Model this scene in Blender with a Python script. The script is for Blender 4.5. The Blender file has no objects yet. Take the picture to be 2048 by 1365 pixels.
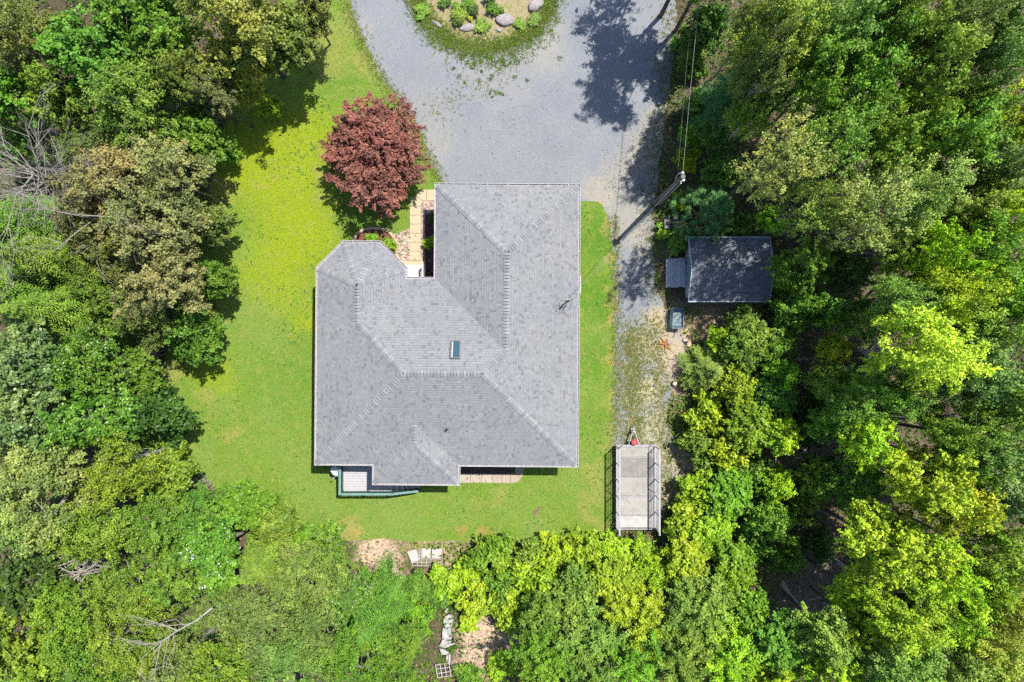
import bpy, math, random
import numpy as np
from mathutils import Vector, Matrix

R = math.radians
scene = bpy.context.scene
col = scene.collection

# ------------------------------------------------------------------ camera
CAM_H = 45.0
S = 35.4                      # photo pixels per metre on the ground
cam_d = bpy.data.cameras.new('camera')
cam_d.lens = 28.0
cam_d.sensor_width = 36.0
cam_d.clip_end = 2000
cam = bpy.data.objects.new('camera', cam_d)
cam.location = (0, 0, CAM_H)
col.objects.link(cam)
scene.camera = cam

# ------------------------------------------------------------------ sky, sun, exposure
w = bpy.data.worlds.new('World')
scene.world = w
w.use_nodes = True
nt = w.node_tree
bg = nt.nodes['Background']
sky = nt.nodes.new('ShaderNodeTexSky')
sky.sky_type = 'NISHITA'
sky.sun_disc = False
sky.sun_elevation = R(66)
sky.sun_rotation = R(45)
sky.ozone_density = 3.0
nt.links.new(sky.outputs[0], bg.inputs[0])
bg.inputs[1].default_value = 0.12

sun_d = bpy.data.lights.new('sun', 'SUN')
sun_d.energy = 4.7
sun_d.angle = R(0.5)
sun_d.color = (1.0, 0.95, 0.87)
sun = bpy.data.objects.new('sun', sun_d)
sun.rotation_euler = Vector((-0.305, -0.305, -1)).to_track_quat('-Z', 'Y').to_euler()
sun.location = (20, 20, 60)
col.objects.link(sun)

scene.view_settings.view_transform = 'Standard'
scene.view_settings.look = 'None'
scene.view_settings.exposure = 0.75
scene.view_settings.gamma = 1.0
scene.view_settings.use_curve_mapping = False
scene.cycles.max_bounces = 4
scene.cycles.diffuse_bounces = 2
scene.cycles.glossy_bounces = 2
scene.cycles.use_denoising = False
scene.cycles.adaptive_threshold = 0.03
scene.cycles.use_light_tree = False
scene.cycles.transparent_max_bounces = 6

# ------------------------------------------------------------------ helpers
def P(x, y, h=0.0):
    """real place of a point that stands h metres above the ground (plan survey of the photo)"""
    k = (CAM_H - h) / CAM_H / S
    return ((x - 1024) * k, (682.5 - y) * k, h)

def P2(x, y, h=0.0):
    return P(x, y, h)[:2]

def tag(o, label=None, cat=None, group=None, kind=None):
    if label: o['label'] = label
    if cat: o['category'] = cat
    if group: o['group'] = group
    if kind: o['kind'] = kind
    return o

def empty(name, loc=(0, 0, 0), rz=0.0, parent=None):
    o = bpy.data.objects.new(name, None)
    o.location = loc
    o.rotation_euler = (0, 0, rz)
    o.empty_display_size = 0.2
    col.objects.link(o)
    if parent: o.parent = parent
    return o

class MB:
    """collects shapes; build() links them as one mesh object"""
    def __init__(s): s.v = []; s.f = []
    def add(s, vs, fs):
        b = len(s.v)
        s.v += [tuple(map(float, p)) for p in vs]
        s.f += [[i + b for i in f] for f in fs]
        return s
    def box(s, c, d, rz=0.0, M=None):
        cx, cy, cz = c; dx, dy, dz = d[0] / 2, d[1] / 2, d[2] / 2
        ca, sa = math.cos(rz), math.sin(rz)
        vs = []
        for z in (-dz, dz):
            for x, y in ((-dx, -dy), (dx, -dy), (dx, dy), (-dx, dy)):
                p = Vector((x, y, z))
                if M is not None:
                    p = M @ p
                else:
                    p = Vector((x * ca - y * sa, x * sa + y * ca, z))
                vs.append((cx + p.x, cy + p.y, cz + p.z))
        return s.add(vs, [(3, 2, 1, 0), (4, 5, 6, 7), (0, 1, 5, 4), (1, 2, 6, 5), (2, 3, 7, 6), (3, 0, 4, 7)])
    def prism(s, poly, z0, z1):
        n = len(poly)
        a = sum(poly[i][0] * poly[(i + 1) % n][1] - poly[(i + 1) % n][0] * poly[i][1] for i in range(n))
        if a < 0: poly = poly[::-1]
        vs = [(x, y, z0) for x, y in poly] + [(x, y, z1) for x, y in poly]
        fs = [list(range(n - 1, -1, -1)), list(range(n, 2 * n))]
        fs += [(i, (i + 1) % n, n + (i + 1) % n, n + i) for i in range(n)]
        return s.add(vs, fs)
    def tube(s, pts, rad, n=6, cap=True):
        pts = [Vector(p) for p in pts]
        if not hasattr(rad, '__len__'): rad = [rad] * len(pts)
        vs = []; fs = []
        up = None
        for i, p in enumerate(pts):
            d = (pts[min(i + 1, len(pts) - 1)] - pts[max(i - 1, 0)]).normalized()
            ref = Vector((0, 0, 1)) if abs(d.z) < 0.9 else Vector((1, 0, 0))
            if up is None: a = d.cross(ref).normalized()
            else:
                a = (up - d * up.dot(d))
                a = a.normalized() if a.length > 1e-6 else d.cross(ref).normalized()
            up = a
            b = d.cross(a)
            for k in range(n):
                t = 2 * math.pi * k / n
                vs.append(p + (a * math.cos(t) + b * math.sin(t)) * rad[i])
        for i in range(len(pts) - 1):
            for k in range(n):
                fs.append((i * n + k, i * n + (k + 1) % n, (i + 1) * n + (k + 1) % n, (i + 1) * n + k))
        if cap:
            fs.append(list(range(n - 1, -1, -1)))
            fs.append([(len(pts) - 1) * n + k for k in range(n)])
        return s.add(vs, fs)
    def lathe(s, prof, c=(0, 0, 0), n=16):
        vs = []; fs = []
        for r, z in prof:
            for k in range(n):
                t = 2 * math.pi * k / n
                vs.append((c[0] + r * math.cos(t), c[1] + r * math.sin(t), c[2] + z))
        for i in range(len(prof) - 1):
            for k in range(n):
                fs.append((i * n + k, i * n + (k + 1) % n, (i + 1) * n + (k + 1) % n, (i + 1) * n + k))
        fs.append([(len(prof) - 1) * n + k for k in range(n)])
        return s.add(vs, fs)
    def mesh(s, name):
        me = bpy.data.meshes.new(name)
        me.from_pydata(s.v, [], s.f)
        me.update()
        return me
    def build(s, name, mat, parent=None, smooth=False):
        return link(name, s.mesh(name), mat, parent, smooth)

def link(name, me, mat=None, parent=None, smooth=False):
    if mat and not me.materials: me.materials.append(mat)
    if smooth:
        me.polygons.foreach_set('use_smooth', [True] * len(me.polygons))
    o = bpy.data.objects.new(name, me)
    col.objects.link(o)
    if parent: o.parent = parent
    return o

def rel(o, parent):
    """parts are written in world metres; keep them there under a placed empty"""
    o.parent = parent
    o.matrix_parent_inverse = Matrix.Translation(-Vector(parent.location))
    return o

# ------------------------------------------------------------------ materials
class G:
    def __init__(s, name):
        s.m = bpy.data.materials.new(name)
        s.m.use_nodes = True
        s.t = s.m.node_tree
        s.t.nodes.clear()
        s.out = s.t.nodes.new('ShaderNodeOutputMaterial')
    def n(s, typ, ins=None, **pr):
        nd = s.t.nodes.new(typ)
        for k, v in pr.items(): setattr(nd, k, v)
        for k, v in (ins or {}).items():
            if isinstance(v, bpy.types.NodeSocket): s.t.links.new(v, nd.inputs[k])
            else:
                if isinstance(v, tuple) and len(v) == 3 and nd.inputs[k].type == 'RGBA': v = (*v, 1)
                nd.inputs[k].default_value = v
        return nd
    def pos(s): return s.n('ShaderNodeNewGeometry').outputs['Position']
    def obj(s): return s.n('ShaderNodeTexCoord').outputs['Object']
    def noise(s, vec, scale, detail=3, rough=0.55):
        return s.n('ShaderNodeTexNoise', {'Vector': vec, 'Scale': scale, 'Detail': detail, 'Roughness': rough}).outputs[0]
    def mix(s, f, a, b, blend='MIX'):
        nd = s.n('ShaderNodeMix', {0: f, 6: a, 7: b}, data_type='RGBA', blend_type=blend)
        return nd.outputs[2]
    def math(s, op, a, b=0.0):
        return s.n('ShaderNodeMath', {0: a, 1: b}, operation=op).outputs[0]
    def mr(s, v, a, b, c=0.0, d=1.0):
        return s.n('ShaderNodeMapRange', {0: v, 1: a, 2: b, 3: c, 4: d}).outputs[0]
    def attr(s, name, out='Fac'):
        return s.n('ShaderNodeAttribute', attribute_name=name).outputs[out]
    def bump(s, h, strength=0.5, dist=0.02):
        return s.n('ShaderNodeBump', {'Height': h, 'Strength': strength, 'Distance': dist}).outputs[0]
    def bsdf(s, color, rough=0.7, spec=0.3, normal=None, metal=0.0, **extra):
        ins = {'Base Color': color, 'Roughness': rough, 'Specular IOR Level': spec, 'Metallic': metal}
        ins.update(extra)
        b = s.n('ShaderNodeBsdfPrincipled', ins)
        if normal is not None: s.t.links.new(normal, b.inputs['Normal'])
        return b.outputs[0]
    def done(s, surf):
        s.t.links.new(surf, s.out.inputs['Surface'])
        return s.m

def plain(name, c, rough=0.7, spec=0.3, var=0.18, scale=5.0, bump=0.0, metal=0.0, use_obj=False):
    c = tuple(x * 0.87 for x in c)
    g = G(name)
    v = g.obj() if use_obj else g.pos()
    a = g.noise(v, scale, 4)
    b = g.noise(v, scale * 9, 2)
    f = g.math('ADD', g.math('MULTIPLY', a, 0.6), g.math('MULTIPLY', b, 0.4))
    dk = tuple(x * (1 - var * 1.3) for x in c); lt = tuple(min(1, x * (1 + var)) for x in c)
    cc = g.mix(g.mr(f, 0.35, 0.65), dk, lt)
    nrm = g.bump(b, bump, 0.02) if bump else None
    return g.done(g.bsdf(cc, rough, spec, nrm, metal))

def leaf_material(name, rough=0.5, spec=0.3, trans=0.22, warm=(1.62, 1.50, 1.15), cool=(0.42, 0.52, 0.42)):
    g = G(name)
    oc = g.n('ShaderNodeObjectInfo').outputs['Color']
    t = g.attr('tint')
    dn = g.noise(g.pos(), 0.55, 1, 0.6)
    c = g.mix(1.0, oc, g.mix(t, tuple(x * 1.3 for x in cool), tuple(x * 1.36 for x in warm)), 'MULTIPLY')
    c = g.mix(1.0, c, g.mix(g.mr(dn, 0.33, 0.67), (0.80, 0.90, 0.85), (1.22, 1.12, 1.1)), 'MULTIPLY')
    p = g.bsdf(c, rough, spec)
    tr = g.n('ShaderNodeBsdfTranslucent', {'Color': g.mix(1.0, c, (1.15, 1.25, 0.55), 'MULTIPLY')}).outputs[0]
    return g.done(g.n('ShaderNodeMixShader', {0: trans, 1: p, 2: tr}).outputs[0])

def colour_attr_material(name, rough=0.6, spec=0.2, trans=0.25):
    g = G(name)
    c = g.attr('Col', 'Color')
    p = g.bsdf(c, rough, spec)
    tr = g.n('ShaderNodeBsdfTranslucent', {'Color': g.mix(1.0, c, (1.1, 1.2, 0.6), 'MULTIPLY')}).outputs[0]
    return g.done(g.n('ShaderNodeMixShader', {0: trans, 1: p, 2: tr}).outputs[0])

M = {}
M['leaf'] = leaf_material('leaf')
M['leaf_gloss'] = leaf_material('glossy_leaf', 0.40, 0.42, 0.22, (1.7, 1.55, 1.3), (0.4, 0.52, 0.42))
M['leaf_red'] = leaf_material('red_leaf', 0.55, 0.25, 0.2, (1.6, 1.45, 1.3), (0.45, 0.36, 0.42))
M['needle'] = leaf_material('needle', 0.6, 0.2, 0.12, (1.6, 1.5, 1.1), (0.42, 0.52, 0.45))
M['cover'] = colour_attr_material('ground_leaf')
M['bark'] = plain('bark', (0.16, 0.13, 0.105), 0.9, 0.1, 0.35, 6, 0.6, use_obj=True)
M['pale_bark'] = plain('pale_bark', (0.42, 0.39, 0.35), 0.85, 0.15, 0.25, 7, 0.4, use_obj=True)
M['dead_wood'] = plain('dead_wood', (0.33, 0.30, 0.265), 0.9, 0.1, 0.25, 5, 0.3, use_obj=True)
M['white_trim'] = plain('white_trim', (0.46, 0.435, 0.445), 0.5, 0.3, 0.05, 3)
M['siding'] = plain('siding', (0.62, 0.60, 0.55), 0.6, 0.3, 0.05, 3)
M['concrete'] = plain('concrete', (0.36, 0.35, 0.33), 0.9, 0.15, 0.12, 6, 0.2)
M['porch'] = plain('porch_paint', (0.44, 0.44, 0.45), 0.6, 0.3, 0.05, 6)
M['deck'] = plain('deck_paint', (0.41, 0.40, 0.415), 0.6, 0.3, 0.07, 5)
M['teal'] = plain('teal_paint', (0.15, 0.27, 0.245), 0.55, 0.3, 0.1, 5)
M['dark_teal'] = plain('dark_teal_paint', (0.07, 0.13, 0.12), 0.6, 0.3, 0.1, 5)
M['black'] = plain('black_metal', (0.02, 0.02, 0.022), 0.5, 0.4, 0.2, 8)
M['dark_plastic'] = plain('dark_plastic', (0.03, 0.032, 0.045), 0.45, 0.4, 0.2, 6)
M['wire'] = plain('wire', (0.05, 0.05, 0.05), 0.6, 0.3, 0.1, 5)
M['cable'] = plain('cable', (0.22, 0.22, 0.21), 0.5, 0.4, 0.1, 3)
M['grey_metal'] = plain('grey_metal', (0.45, 0.46, 0.48), 0.45, 0.5, 0.12, 6, metal=0.3)
M['frame_paint'] = plain('trailer_paint', (0.35, 0.34, 0.365), 0.5, 0.4, 0.14, 6)
M['red'] = plain('red_plastic', (0.52, 0.04, 0.04), 0.4, 0.4, 0.08, 8)
M['red_dark'] = plain('red_plastic_dark', (0.30, 0.02, 0.025), 0.4, 0.4, 0.08, 8)
M['rubber'] = plain('rubber', (0.03, 0.03, 0.03), 0.8, 0.2, 0.1, 8)
M['shed_blue'] = plain('shed_paint', (0.46, 0.55, 0.60), 0.65, 0.25, 0.08, 4)
M['shed_door'] = plain('shed_door_paint', (0.20, 0.26, 0.30), 0.6, 0.3, 0.1, 4)
M['grey_wood'] = plain('weathered_wood', (0.50, 0.51, 0.53), 0.85, 0.15, 0.22, 4, 0.3)
M['bin_teal'] = plain('teal_plastic', (0.10, 0.165, 0.185), 0.45, 0.4, 0.12, 5)
M['pole'] = plain('pole_wood', (0.20, 0.19, 0.17), 0.9, 0.1, 0.25, 9, 0.4, use_obj=True)
M['rock'] = plain('granite', (0.33, 0.30, 0.295), 0.9, 0.15, 0.3, 9, 0.5)
M['pebble'] = plain('pebble', (0.42, 0.33, 0.28), 0.85, 0.2, 0.5, 14)
M['edging'] = plain('edging_stone', (0.50, 0.38, 0.27), 0.9, 0.15, 0.16, 9, 0.3)
M['mulch_red'] = plain('brown_mulch', (0.17, 0.085, 0.055), 0.95, 0.1, 0.35, 18, 0.8)
M['mulch_dark'] = plain('dark_mulch', (0.10, 0.068, 0.07), 0.95, 0.1, 0.4, 18, 0.8)
M['board_white'] = plain('old_white_paint', (0.44, 0.415, 0.40), 0.7, 0.2, 0.12, 5)
M['pink_wood'] = plain('cut_wood', (0.50, 0.36, 0.27), 0.85, 0.15, 0.2, 10)
M['orange_wood'] = plain('orange_wood', (0.44, 0.20, 0.06), 0.8, 0.2, 0.25, 10)
M['glint'] = plain('painted_glint', (0.75, 0.75, 0.72), 0.7, 0.2, 0.05, 8)  # flat white standing in for sun glints on leaves

# paving slabs
def paver_mat(name, c, stain):
    g = G(name)
    v = g.pos()
    r = g.n('ShaderNodeObjectInfo').outputs['Random']
    a = g.noise(v, 7, 5, 0.65); b = g.noise(v, 60, 2)
    cc = g.mix(g.mr(a, 0.35, 0.7), tuple(x * 0.86 for x in c), tuple(x * 1.08 for x in c))
    cc = g.mix(g.mr(r, 0, 1, 0, 0.35), cc, tuple(x * 0.82 for x in c))
    cc = g.mix(g.mr(g.noise(v, 16, 4, 0.7), 0.60, 0.72, 0, stain), cc, (c[0] * 0.45, c[1] * 0.36, c[2] * 0.30))
    return g.done(g.bsdf(cc, 0.9, 0.15, g.bump(b, 0.25, 0.01)))
M['paver'] = paver_mat('paver', (0.44, 0.365, 0.25), 0.15)
M['paver_pink'] = paver_mat('pink_paver', (0.36, 0.285, 0.235), 0.3)
M['slab_stained'] = paver_mat('stained_slab', (0.37, 0.32, 0.26), 0.85)

def plywood_mat():
    g = G('weathered_plywood')
    v = g.pos()
    r = g.n('ShaderNodeObjectInfo').outputs['Random']
    st = g.n('ShaderNodeVectorMath', {0: v, 1: (6, 22, 6)}, operation='MULTIPLY').outputs[0]
    a = g.noise(st, 1.2, 5, 0.65); b = g.noise(v, 2.2, 4, 0.6)
    cc = g.mix(g.mr(a, 0.3, 0.7), (0.20, 0.19, 0.175), (0.35, 0.335, 0.315))
    cc = g.mix(g.mr(b, 0.45, 0.7, 0, 0.5), cc, (0.16, 0.155, 0.145))
    cc = g.mix(1.0, cc, g.mix(r, (0.78, 0.77, 0.75), (1.16, 1.14, 1.12)), 'MULTIPLY')
    return g.done(g.bsdf(cc, 0.85, 0.2, g.bump(a, 0.2, 0.01)))
M['plywood'] = plywood_mat()
M['plywood_pale'] = plain('pale_plywood', (0.42, 0.405, 0.39), 0.8, 0.2, 0.15, 3)

def warped(g, v, scale, amt):
    nz = g.n('ShaderNodeTexNoise', {'Vector': v, 'Scale': scale, 'Detail': 4.0, 'Roughness': 0.65}).outputs['Color']
    off = g.n('ShaderNodeVectorMath', {0: nz, 1: (0.5, 0.5, 0.5)}, operation='SUBTRACT').outputs[0]
    off = g.n('ShaderNodeVectorMath', {0: off, 1: (amt, amt, 0.0)}, operation='MULTIPLY').outputs[0]
    a = g.n('ShaderNodeVectorMath', {0: v, 1: off}, operation='ADD').outputs[0]
    return g.n('ShaderNodeVectorMath', {0: a, 1: (1, 1, 0)}, operation='MULTIPLY').outputs[0]

# roof shingles: colour varies from piece to piece
def shingle_mat(name, c0, c1, attr=True, moss=None):
    g = G(name)
    v = g.pos()
    t = g.attr('tint') if attr else g.n('ShaderNodeObjectInfo').outputs['Random']
    n1 = g.noise(v, 45, 3, 0.7); n2 = g.noise(v, 0.6, 4, 0.6)
    cc = g.mix(t, c0, c1)
    cc = g.mix(1.0, cc, g.mix(g.mr(n1, 0.3, 0.7), (0.80, 0.80, 0.80), (1.2, 1.2, 1.2)), 'MULTIPLY')
    cc = g.mix(1.0, cc, g.mix(g.mr(n2, 0.3, 0.7), (0.92, 0.93, 0.95), (1.06, 1.05, 1.04)), 'MULTIPLY')
    wv_ = warped(g, v, 1.5, 1.2)
    cc = g.mix(g.mr(g.noise(wv_, 0.8, 5, 0.7), 0.52, 0.72, 0, 0.30), cc, (0.135, 0.150, 0.140))
    cc = g.mix(g.mr(g.noise(v, 2.6, 5, 0.75), 0.60, 0.72, 0, 0.28), cc, (0.30, 0.30, 0.29))
    if moss:
        cc = g.mix(g.mr(g.noise(v, 4.5, 5, 0.7), 0.52, 0.68, 0, 0.8), cc, moss)
    return g.done(g.bsdf(cc, 0.9, 0.2, g.bump(n1, 0.35, 0.01)))
M['shingle'] = shingle_mat('shingle', (0.110, 0.114, 0.122), (0.240, 0.246, 0.257))
M['shingle_cap'] = shingle_mat('cap_shingle', (0.175, 0.180, 0.190), (0.252, 0.258, 0.270), False)
M['shingle_cap_row'] = shingle_mat('cap_shingle_row', (0.175, 0.180, 0.190), (0.252, 0.258, 0.270), True)
M['shed_shingle'] = shingle_mat('shed_shingle', (0.095, 0.105, 0.12), (0.17, 0.18, 0.20), False)
M['roof_under'] = plain('roof_underlay', (0.06, 0.06, 0.066), 0.9, 0.1, 0.15, 4)

def glass_mat():
    g = G('skylight_glass')
    cc = (0.035, 0.085, 0.115)
    return g.done(g.bsdf(cc, 0.10, 0.35))
M['glass'] = glass_mat()

# ---- ground surfaces
def spots_chain(g, base, warp, spots):
    c = base
    for (x, y, rx, colr, st) in spots:
        p = P(x, y)
        d = g.n('ShaderNodeVectorMath', {0: warp, 1: (p[0], p[1], 0.0)}, operation='DISTANCE').outputs['Value']
        f = g.n('ShaderNodeMapRange', {0: d, 1: rx / S * 1.15, 2: rx / S * 0.25, 3: 0.0, 4: st}, interpolation_type='SMOOTHSTEP').outputs[0]
        c = g.mix(f, c, colr)
    return c

def lawn_mat():
    g = G('lawn')
    v = g.pos()
    wv = warped(g, v, 0.9, 2.6)
    a = g.noise(v, 0.35, 5, 0.6); b = g.noise(v, 2.2, 4, 0.65); c3 = g.noise(v, 26, 3, 0.75); c4 = g.noise(v, 9, 3, 0.7)
    mid = (0.140, 0.235, 0.026)
    yel = (0.248, 0.312, 0.010)
    dry = (0.33, 0.27, 0.09)
    grn = (0.090, 0.205, 0.020)
    soft = (0.165, 0.250, 0.050)
    cc = mid
    cc = g.mix(g.mr(a, 0.4, 0.65), mid, soft)
    sp = [(560, 330, 150, yel, 0.9), (600, 470, 110, yel, 0.85), (470, 340, 70, yel, 0.5), (540, 560, 100, yel, 0.7), (615, 640, 45, yel, 0.9), (620, 250, 70, yel, .7),
          (520, 690, 90, soft, 0.5), (430, 760, 60, yel, 0.55), (560, 760, 90, grn, 0.35), (400, 880, 50, soft, .6), (480, 620, 80, soft, .5),
          (1190, 480, 60, grn, 0.9), (1190, 600, 60, grn, 0.9), (1190, 720, 50, grn, 0.7), (1190, 840, 45, grn, .4), (730, 440, 60, grn, .6), (860, 345, 40, (0.10, .23, .02), .8),
          (655, 120, 60, dry, 0.45), (720, 130, 30, dry, 0.6), (690, 60, 40, dry, 0.3), (640, 60, 40, dry, .35), (640, 180, 40, grn, .4), (700, 160, 30, grn, .6),
          (450, 380, 40, dry, 0.55), (520, 365, 16, dry, 0.5), (480, 860, 18, dry, .5), (410, 800, 26, dry, .45), (460, 870, 14, dry, .5), (440, 640, 26, dry, .5), (345, 740, 26, dry, .6), (360, 880, 22, dry, .5), (415, 430, 26, dry, .5),
          (700, 1060, 30, dry, 0.9), (660, 1075, 26, dry, .7), (970, 1070, 20, (0.36, 0.22, .08), 0.7), (960, 1010, 26, dry, .35), (1000, 990, 20, dry, .4), (925, 1055, 12, (.36, .22, .08), .6), (1170, 1000, 24, dry, .4), (1185, 950, 28, dry, .35), (1200, 1060, 22, dry, .6),
          (1217, 450, 14, dry, .9), (1217, 420, 14, dry, .9), (1222, 520, 14, dry, .8), (1224, 600, 18, dry, .7), (1222, 640, 20, dry, .8), (1222, 730, 24, dry, .85), (1215, 700, 16, dry, .6), (1222, 800, 20, dry, .6), (1218, 860, 22, dry, .6), (1215, 900, 20, dry, .5), (1200, 980, 30, dry, .4), (1180, 1030, 20, dry, .45), (1200, 402, 18, dry, .9),
          (640, 350, 20, dry, .5), (640, 400, 22, dry, .45), (650, 300, 14, dry, .4), (560, 900, 60, soft, .6), (800, 1040, 90, soft, .7), (640, 1000, 70, soft, .7), (1080, 1000, 60, soft, .5),
          (1072, 1036, 10, (0.19, .12, .10), 1.0), (1078, 1028, 8, (0.19, .12, .10), 1.0)]
    cc = spots_chain(g, cc, wv, sp)
    cc = g.mix(g.mr(b, 0.50, 0.70, 0, 0.42), cc, dry)
    cc = g.mix(g.mr(g.noise(v, 0.9, 5, 0.7), 0.52, 0.70, 0, 0.40), cc, (0.21, 0.22, 0.055))
    cc = g.mix(g.mr(g.noise(warped(g, v, 2, 1.0), 1.5, 4, 0.7), 0.56, 0.70, 0, 0.4), cc, (0.12, 0.225, 0.04))
    cc = g.mix(g.mr(c4, 0.35, 0.6, 0.28, 0), cc, (0.05, 0.12, 0.015))
    cc = g.mix(1.0, cc, g.mix(g.mr(c3, 0.3, 0.7), (0.62, 0.66, 0.6), (1.32, 1.28, 1.3)), 'MULTIPLY')
    return g.done(g.bsdf(cc, 0.9, 0.1, g.bump(c3, 0.9, 0.05)))
M['lawn'] = lawn_mat()

def gravel_mat():
    g = G('gravel')
    v = g.pos()
    wv = warped(g, v, 1.3, 1.8)
    vo = g.n('ShaderNodeTexVoronoi', {'Vector': v, 'Scale': 30.0})
    vc = vo.outputs['Color']; vd = vo.outputs['Distance']
    lum = g.n('ShaderNodeSeparateColor', {0: vc}).outputs[0]
    a = g.noise(v, 0.35, 4, 0.6); b = g.noise(v, 3, 4, 0.65)
    base = g.mix(g.mr(a, 0.35, 0.65), (0.168, 0.181, 0.202), (0.196, 0.206, 0.222))
    tan = (0.29, 0.26, 0.205)
    sp = [(880, 240, 60, tan, .15), (870, 290, 50, tan, .25), (850, 200, 50, tan, .18), (1190, 380, 40, tan, .75), (1240, 350, 50, tan, .5), (1290, 300, 60, tan, .65), (1320, 240, 40, tan, .7), (1210, 400, 22, tan, .9), (1255, 430, 60, tan, .6), (1280, 480, 40, tan, .5),
          (720, 60, 40, tan, .3), (1000, 130, 90, tan, .25), (1090, 110, 50, tan, .4), (1110, 60, 40, tan, .35),
          (1275, 680, 30, (.28, .27, .12), .7), (1262, 740, 26, (.24, .27, .10), .7), (1262, 800, 26, (.25, .27, .11), .6), (1300, 700, 40, (.31, .275, .185), .8), (1315, 640, 40, (.31, .275, .185), .6), (1300, 780, 36, (.36, .31, .17), .8), (1320, 840, 40, (.31, .275, .19), .8), (1340, 700, 50, (.36, .29, .20), .9), (1345, 740, 36, (.37, .29, .22), .9), (1345, 920, 40, (.34, .28, .19), .9), (1335, 980, 40, (.33, .275, .185), .9), (1310, 890, 40, (.33, .30, .18), .7), (1280, 850, 40, (.30, .30, .18), .6), (1240, 1000, 80, (.2, .25, .08), .5), (1330, 640, 40, (.36, .29, .17), .8)]
    cc = spots_chain(g, base, wv, sp)
    cc = g.mix(g.mr(b, 0.55, 0.75, 0, 0.25), cc, (0.16, 0.155, 0.145))
    cc = g.mix(g.mr(g.noise(wv, 0.55, 5, 0.65), 0.5, 0.68, 0, 0.35), cc, (0.235, 0.235, 0.228))
    cc = g.mix(g.mr(g.noise(v, 60, 2, 0.6), 0.67, 0.75, 0, 0.4), cc, (0.09, 0.09, 0.085))
    cc = g.mix(1.0, cc, g.mix(lum, (0.80, 0.80, 0.80), (1.20, 1.20, 1.20)), 'MULTIPLY')
    return g.done(g.bsdf(cc, 0.9, 0.15, g.bump(vd, 0.3, 0.02)))
M['gravel'] = gravel_mat()

def floor_mat():
    g = G('forest_floor')
    v = g.pos()
    wv = warped(g, v, 1.0, 2.2)
    a = g.noise(v, 0.5, 5, 0.65); b = g.noise(v, 5, 5, 0.7)
    vo = g.n('ShaderNodeTexVoronoi', {'Vector': v, 'Scale': 11.0})
    lum = g.n('ShaderNodeSeparateColor', {0: vo.outputs['Color']}).outputs[0]
    base = g.mix(g.mr(a, 0.35, 0.65), (0.070, 0.056, 0.038), (0.110, 0.088, 0.058))
    tan = (0.40, 0.30, 0.22); wt = (0.20, 0.22, 0.06)
    sp = [(760, 1105, 60, tan, .95), (780, 1150, 36, tan, .95), (740, 1085, 34, tan, .8), (850, 1090, 50, (.26, .24, .10), .8), (900, 1100, 40, tan, .5), (920, 1150, 50, tan, .6), (870, 1170, 40, tan, .5),
          (960, 1260, 60, tan, .9), (980, 1310, 60, tan, .85), (940, 1330, 50, tan, .8), (1010, 1270, 40, tan, .8), (1040, 1290, 30, tan, .7), (1020, 1150, 30, tan, .5), (1060, 1090, 20, tan, .5), (1150, 1080, 30, tan, .4),
          (1350, 690, 60, (.40, .30, .20), .9), (1350, 760, 50, (.38, .28, .20), .9), (1360, 920, 50, (.40, .31, .2), .9), (1350, 980, 40, (.4, .31, .2), .8), (1340, 640, 50, (.3, .24, .15), .8), (1420, 640, 60, (.30, .22, .14), .7), (1480, 620, 40, (.34, .26, .16), .7), (1330, 470, 50, (.2, .2, .1), .6),
          (1570, 900, 60, (.24, .18, .13), .7), (1540, 930, 30, tan, .6), (1600, 1180, 90, (.14, .11, .085), .8), (1650, 900, 60, (.12, .09, .08), .7)]
    cc = spots_chain(g, base, wv, sp)
    cc = g.mix(g.mr(b, 0.5, 0.7, 0, 0.4), cc, (0.06, 0.05, 0.035))
    cc = g.mix(1.0, cc, g.mix(lum, (0.62, 0.62, 0.62), (1.4, 1.36, 1.3)), 'MULTIPLY')
    return g.done(g.bsdf(cc, 0.95, 0.1, g.bump(b, 0.8, 0.05)))
M['floor'] = floor_mat()

def island_mat():
    g = G('island_soil')
    v = g.pos()
    b = g.noise(v, 4, 5, 0.7); c3 = g.noise(v, 22, 3, 0.7)
    cc = g.mix(g.mr(b, 0.4, 0.62), (0.33, 0.245, 0.17), (0.20, 0.22, 0.075))
    cc = g.mix(1.0, cc, g.mix(g.mr(c3, 0.3, 0.7), (0.6, 0.6, 0.6), (1.35, 1.35, 1.35)), 'MULTIPLY')
    return g.done(g.bsdf(cc, 0.95, 0.1, g.bump(c3, 0.8, 0.05)))
M['island'] = island_mat()

# ------------------------------------------------------------------ ground sheets
def rough_edge(pts, amp=0.12, step=0.25, seed=1):
    rng = random.Random(seed)
    out = []
    n = len(pts)
    for i in range(n):
        a = Vector(pts[i]); b = Vector(pts[(i + 1) % n])
        L = (b - a).length
        k = max(1, int(L / step))
        nr = Vector((-(b - a).y, (b - a).x)).normalized() if L > 0 else Vector((0, 0))
        for j in range(k):
            p = a + (b - a) * (j / k)
            off = amp * (math.sin(p.x * 2.1 + seed) * 0.5 + math.sin(p.y * 2.7 + seed * 2) * 0.5) + rng.uniform(-amp, amp) * 0.6
            out.append((p.x + nr.x * off, p.y + nr.y * off))
    return out

def smooth_poly(px, it=2, h=0.0):
    pts = [Vector(P2(x, y, h)) for x, y in px]
    for _ in range(it):
        q = []
        n = len(pts)
        for i in range(n):
            a, b = pts[i], pts[(i + 1) % n]
            q += [a * .75 + b * .25, a * .25 + b * .75]
        pts = q
    return [tuple(p) for p in pts]

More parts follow.
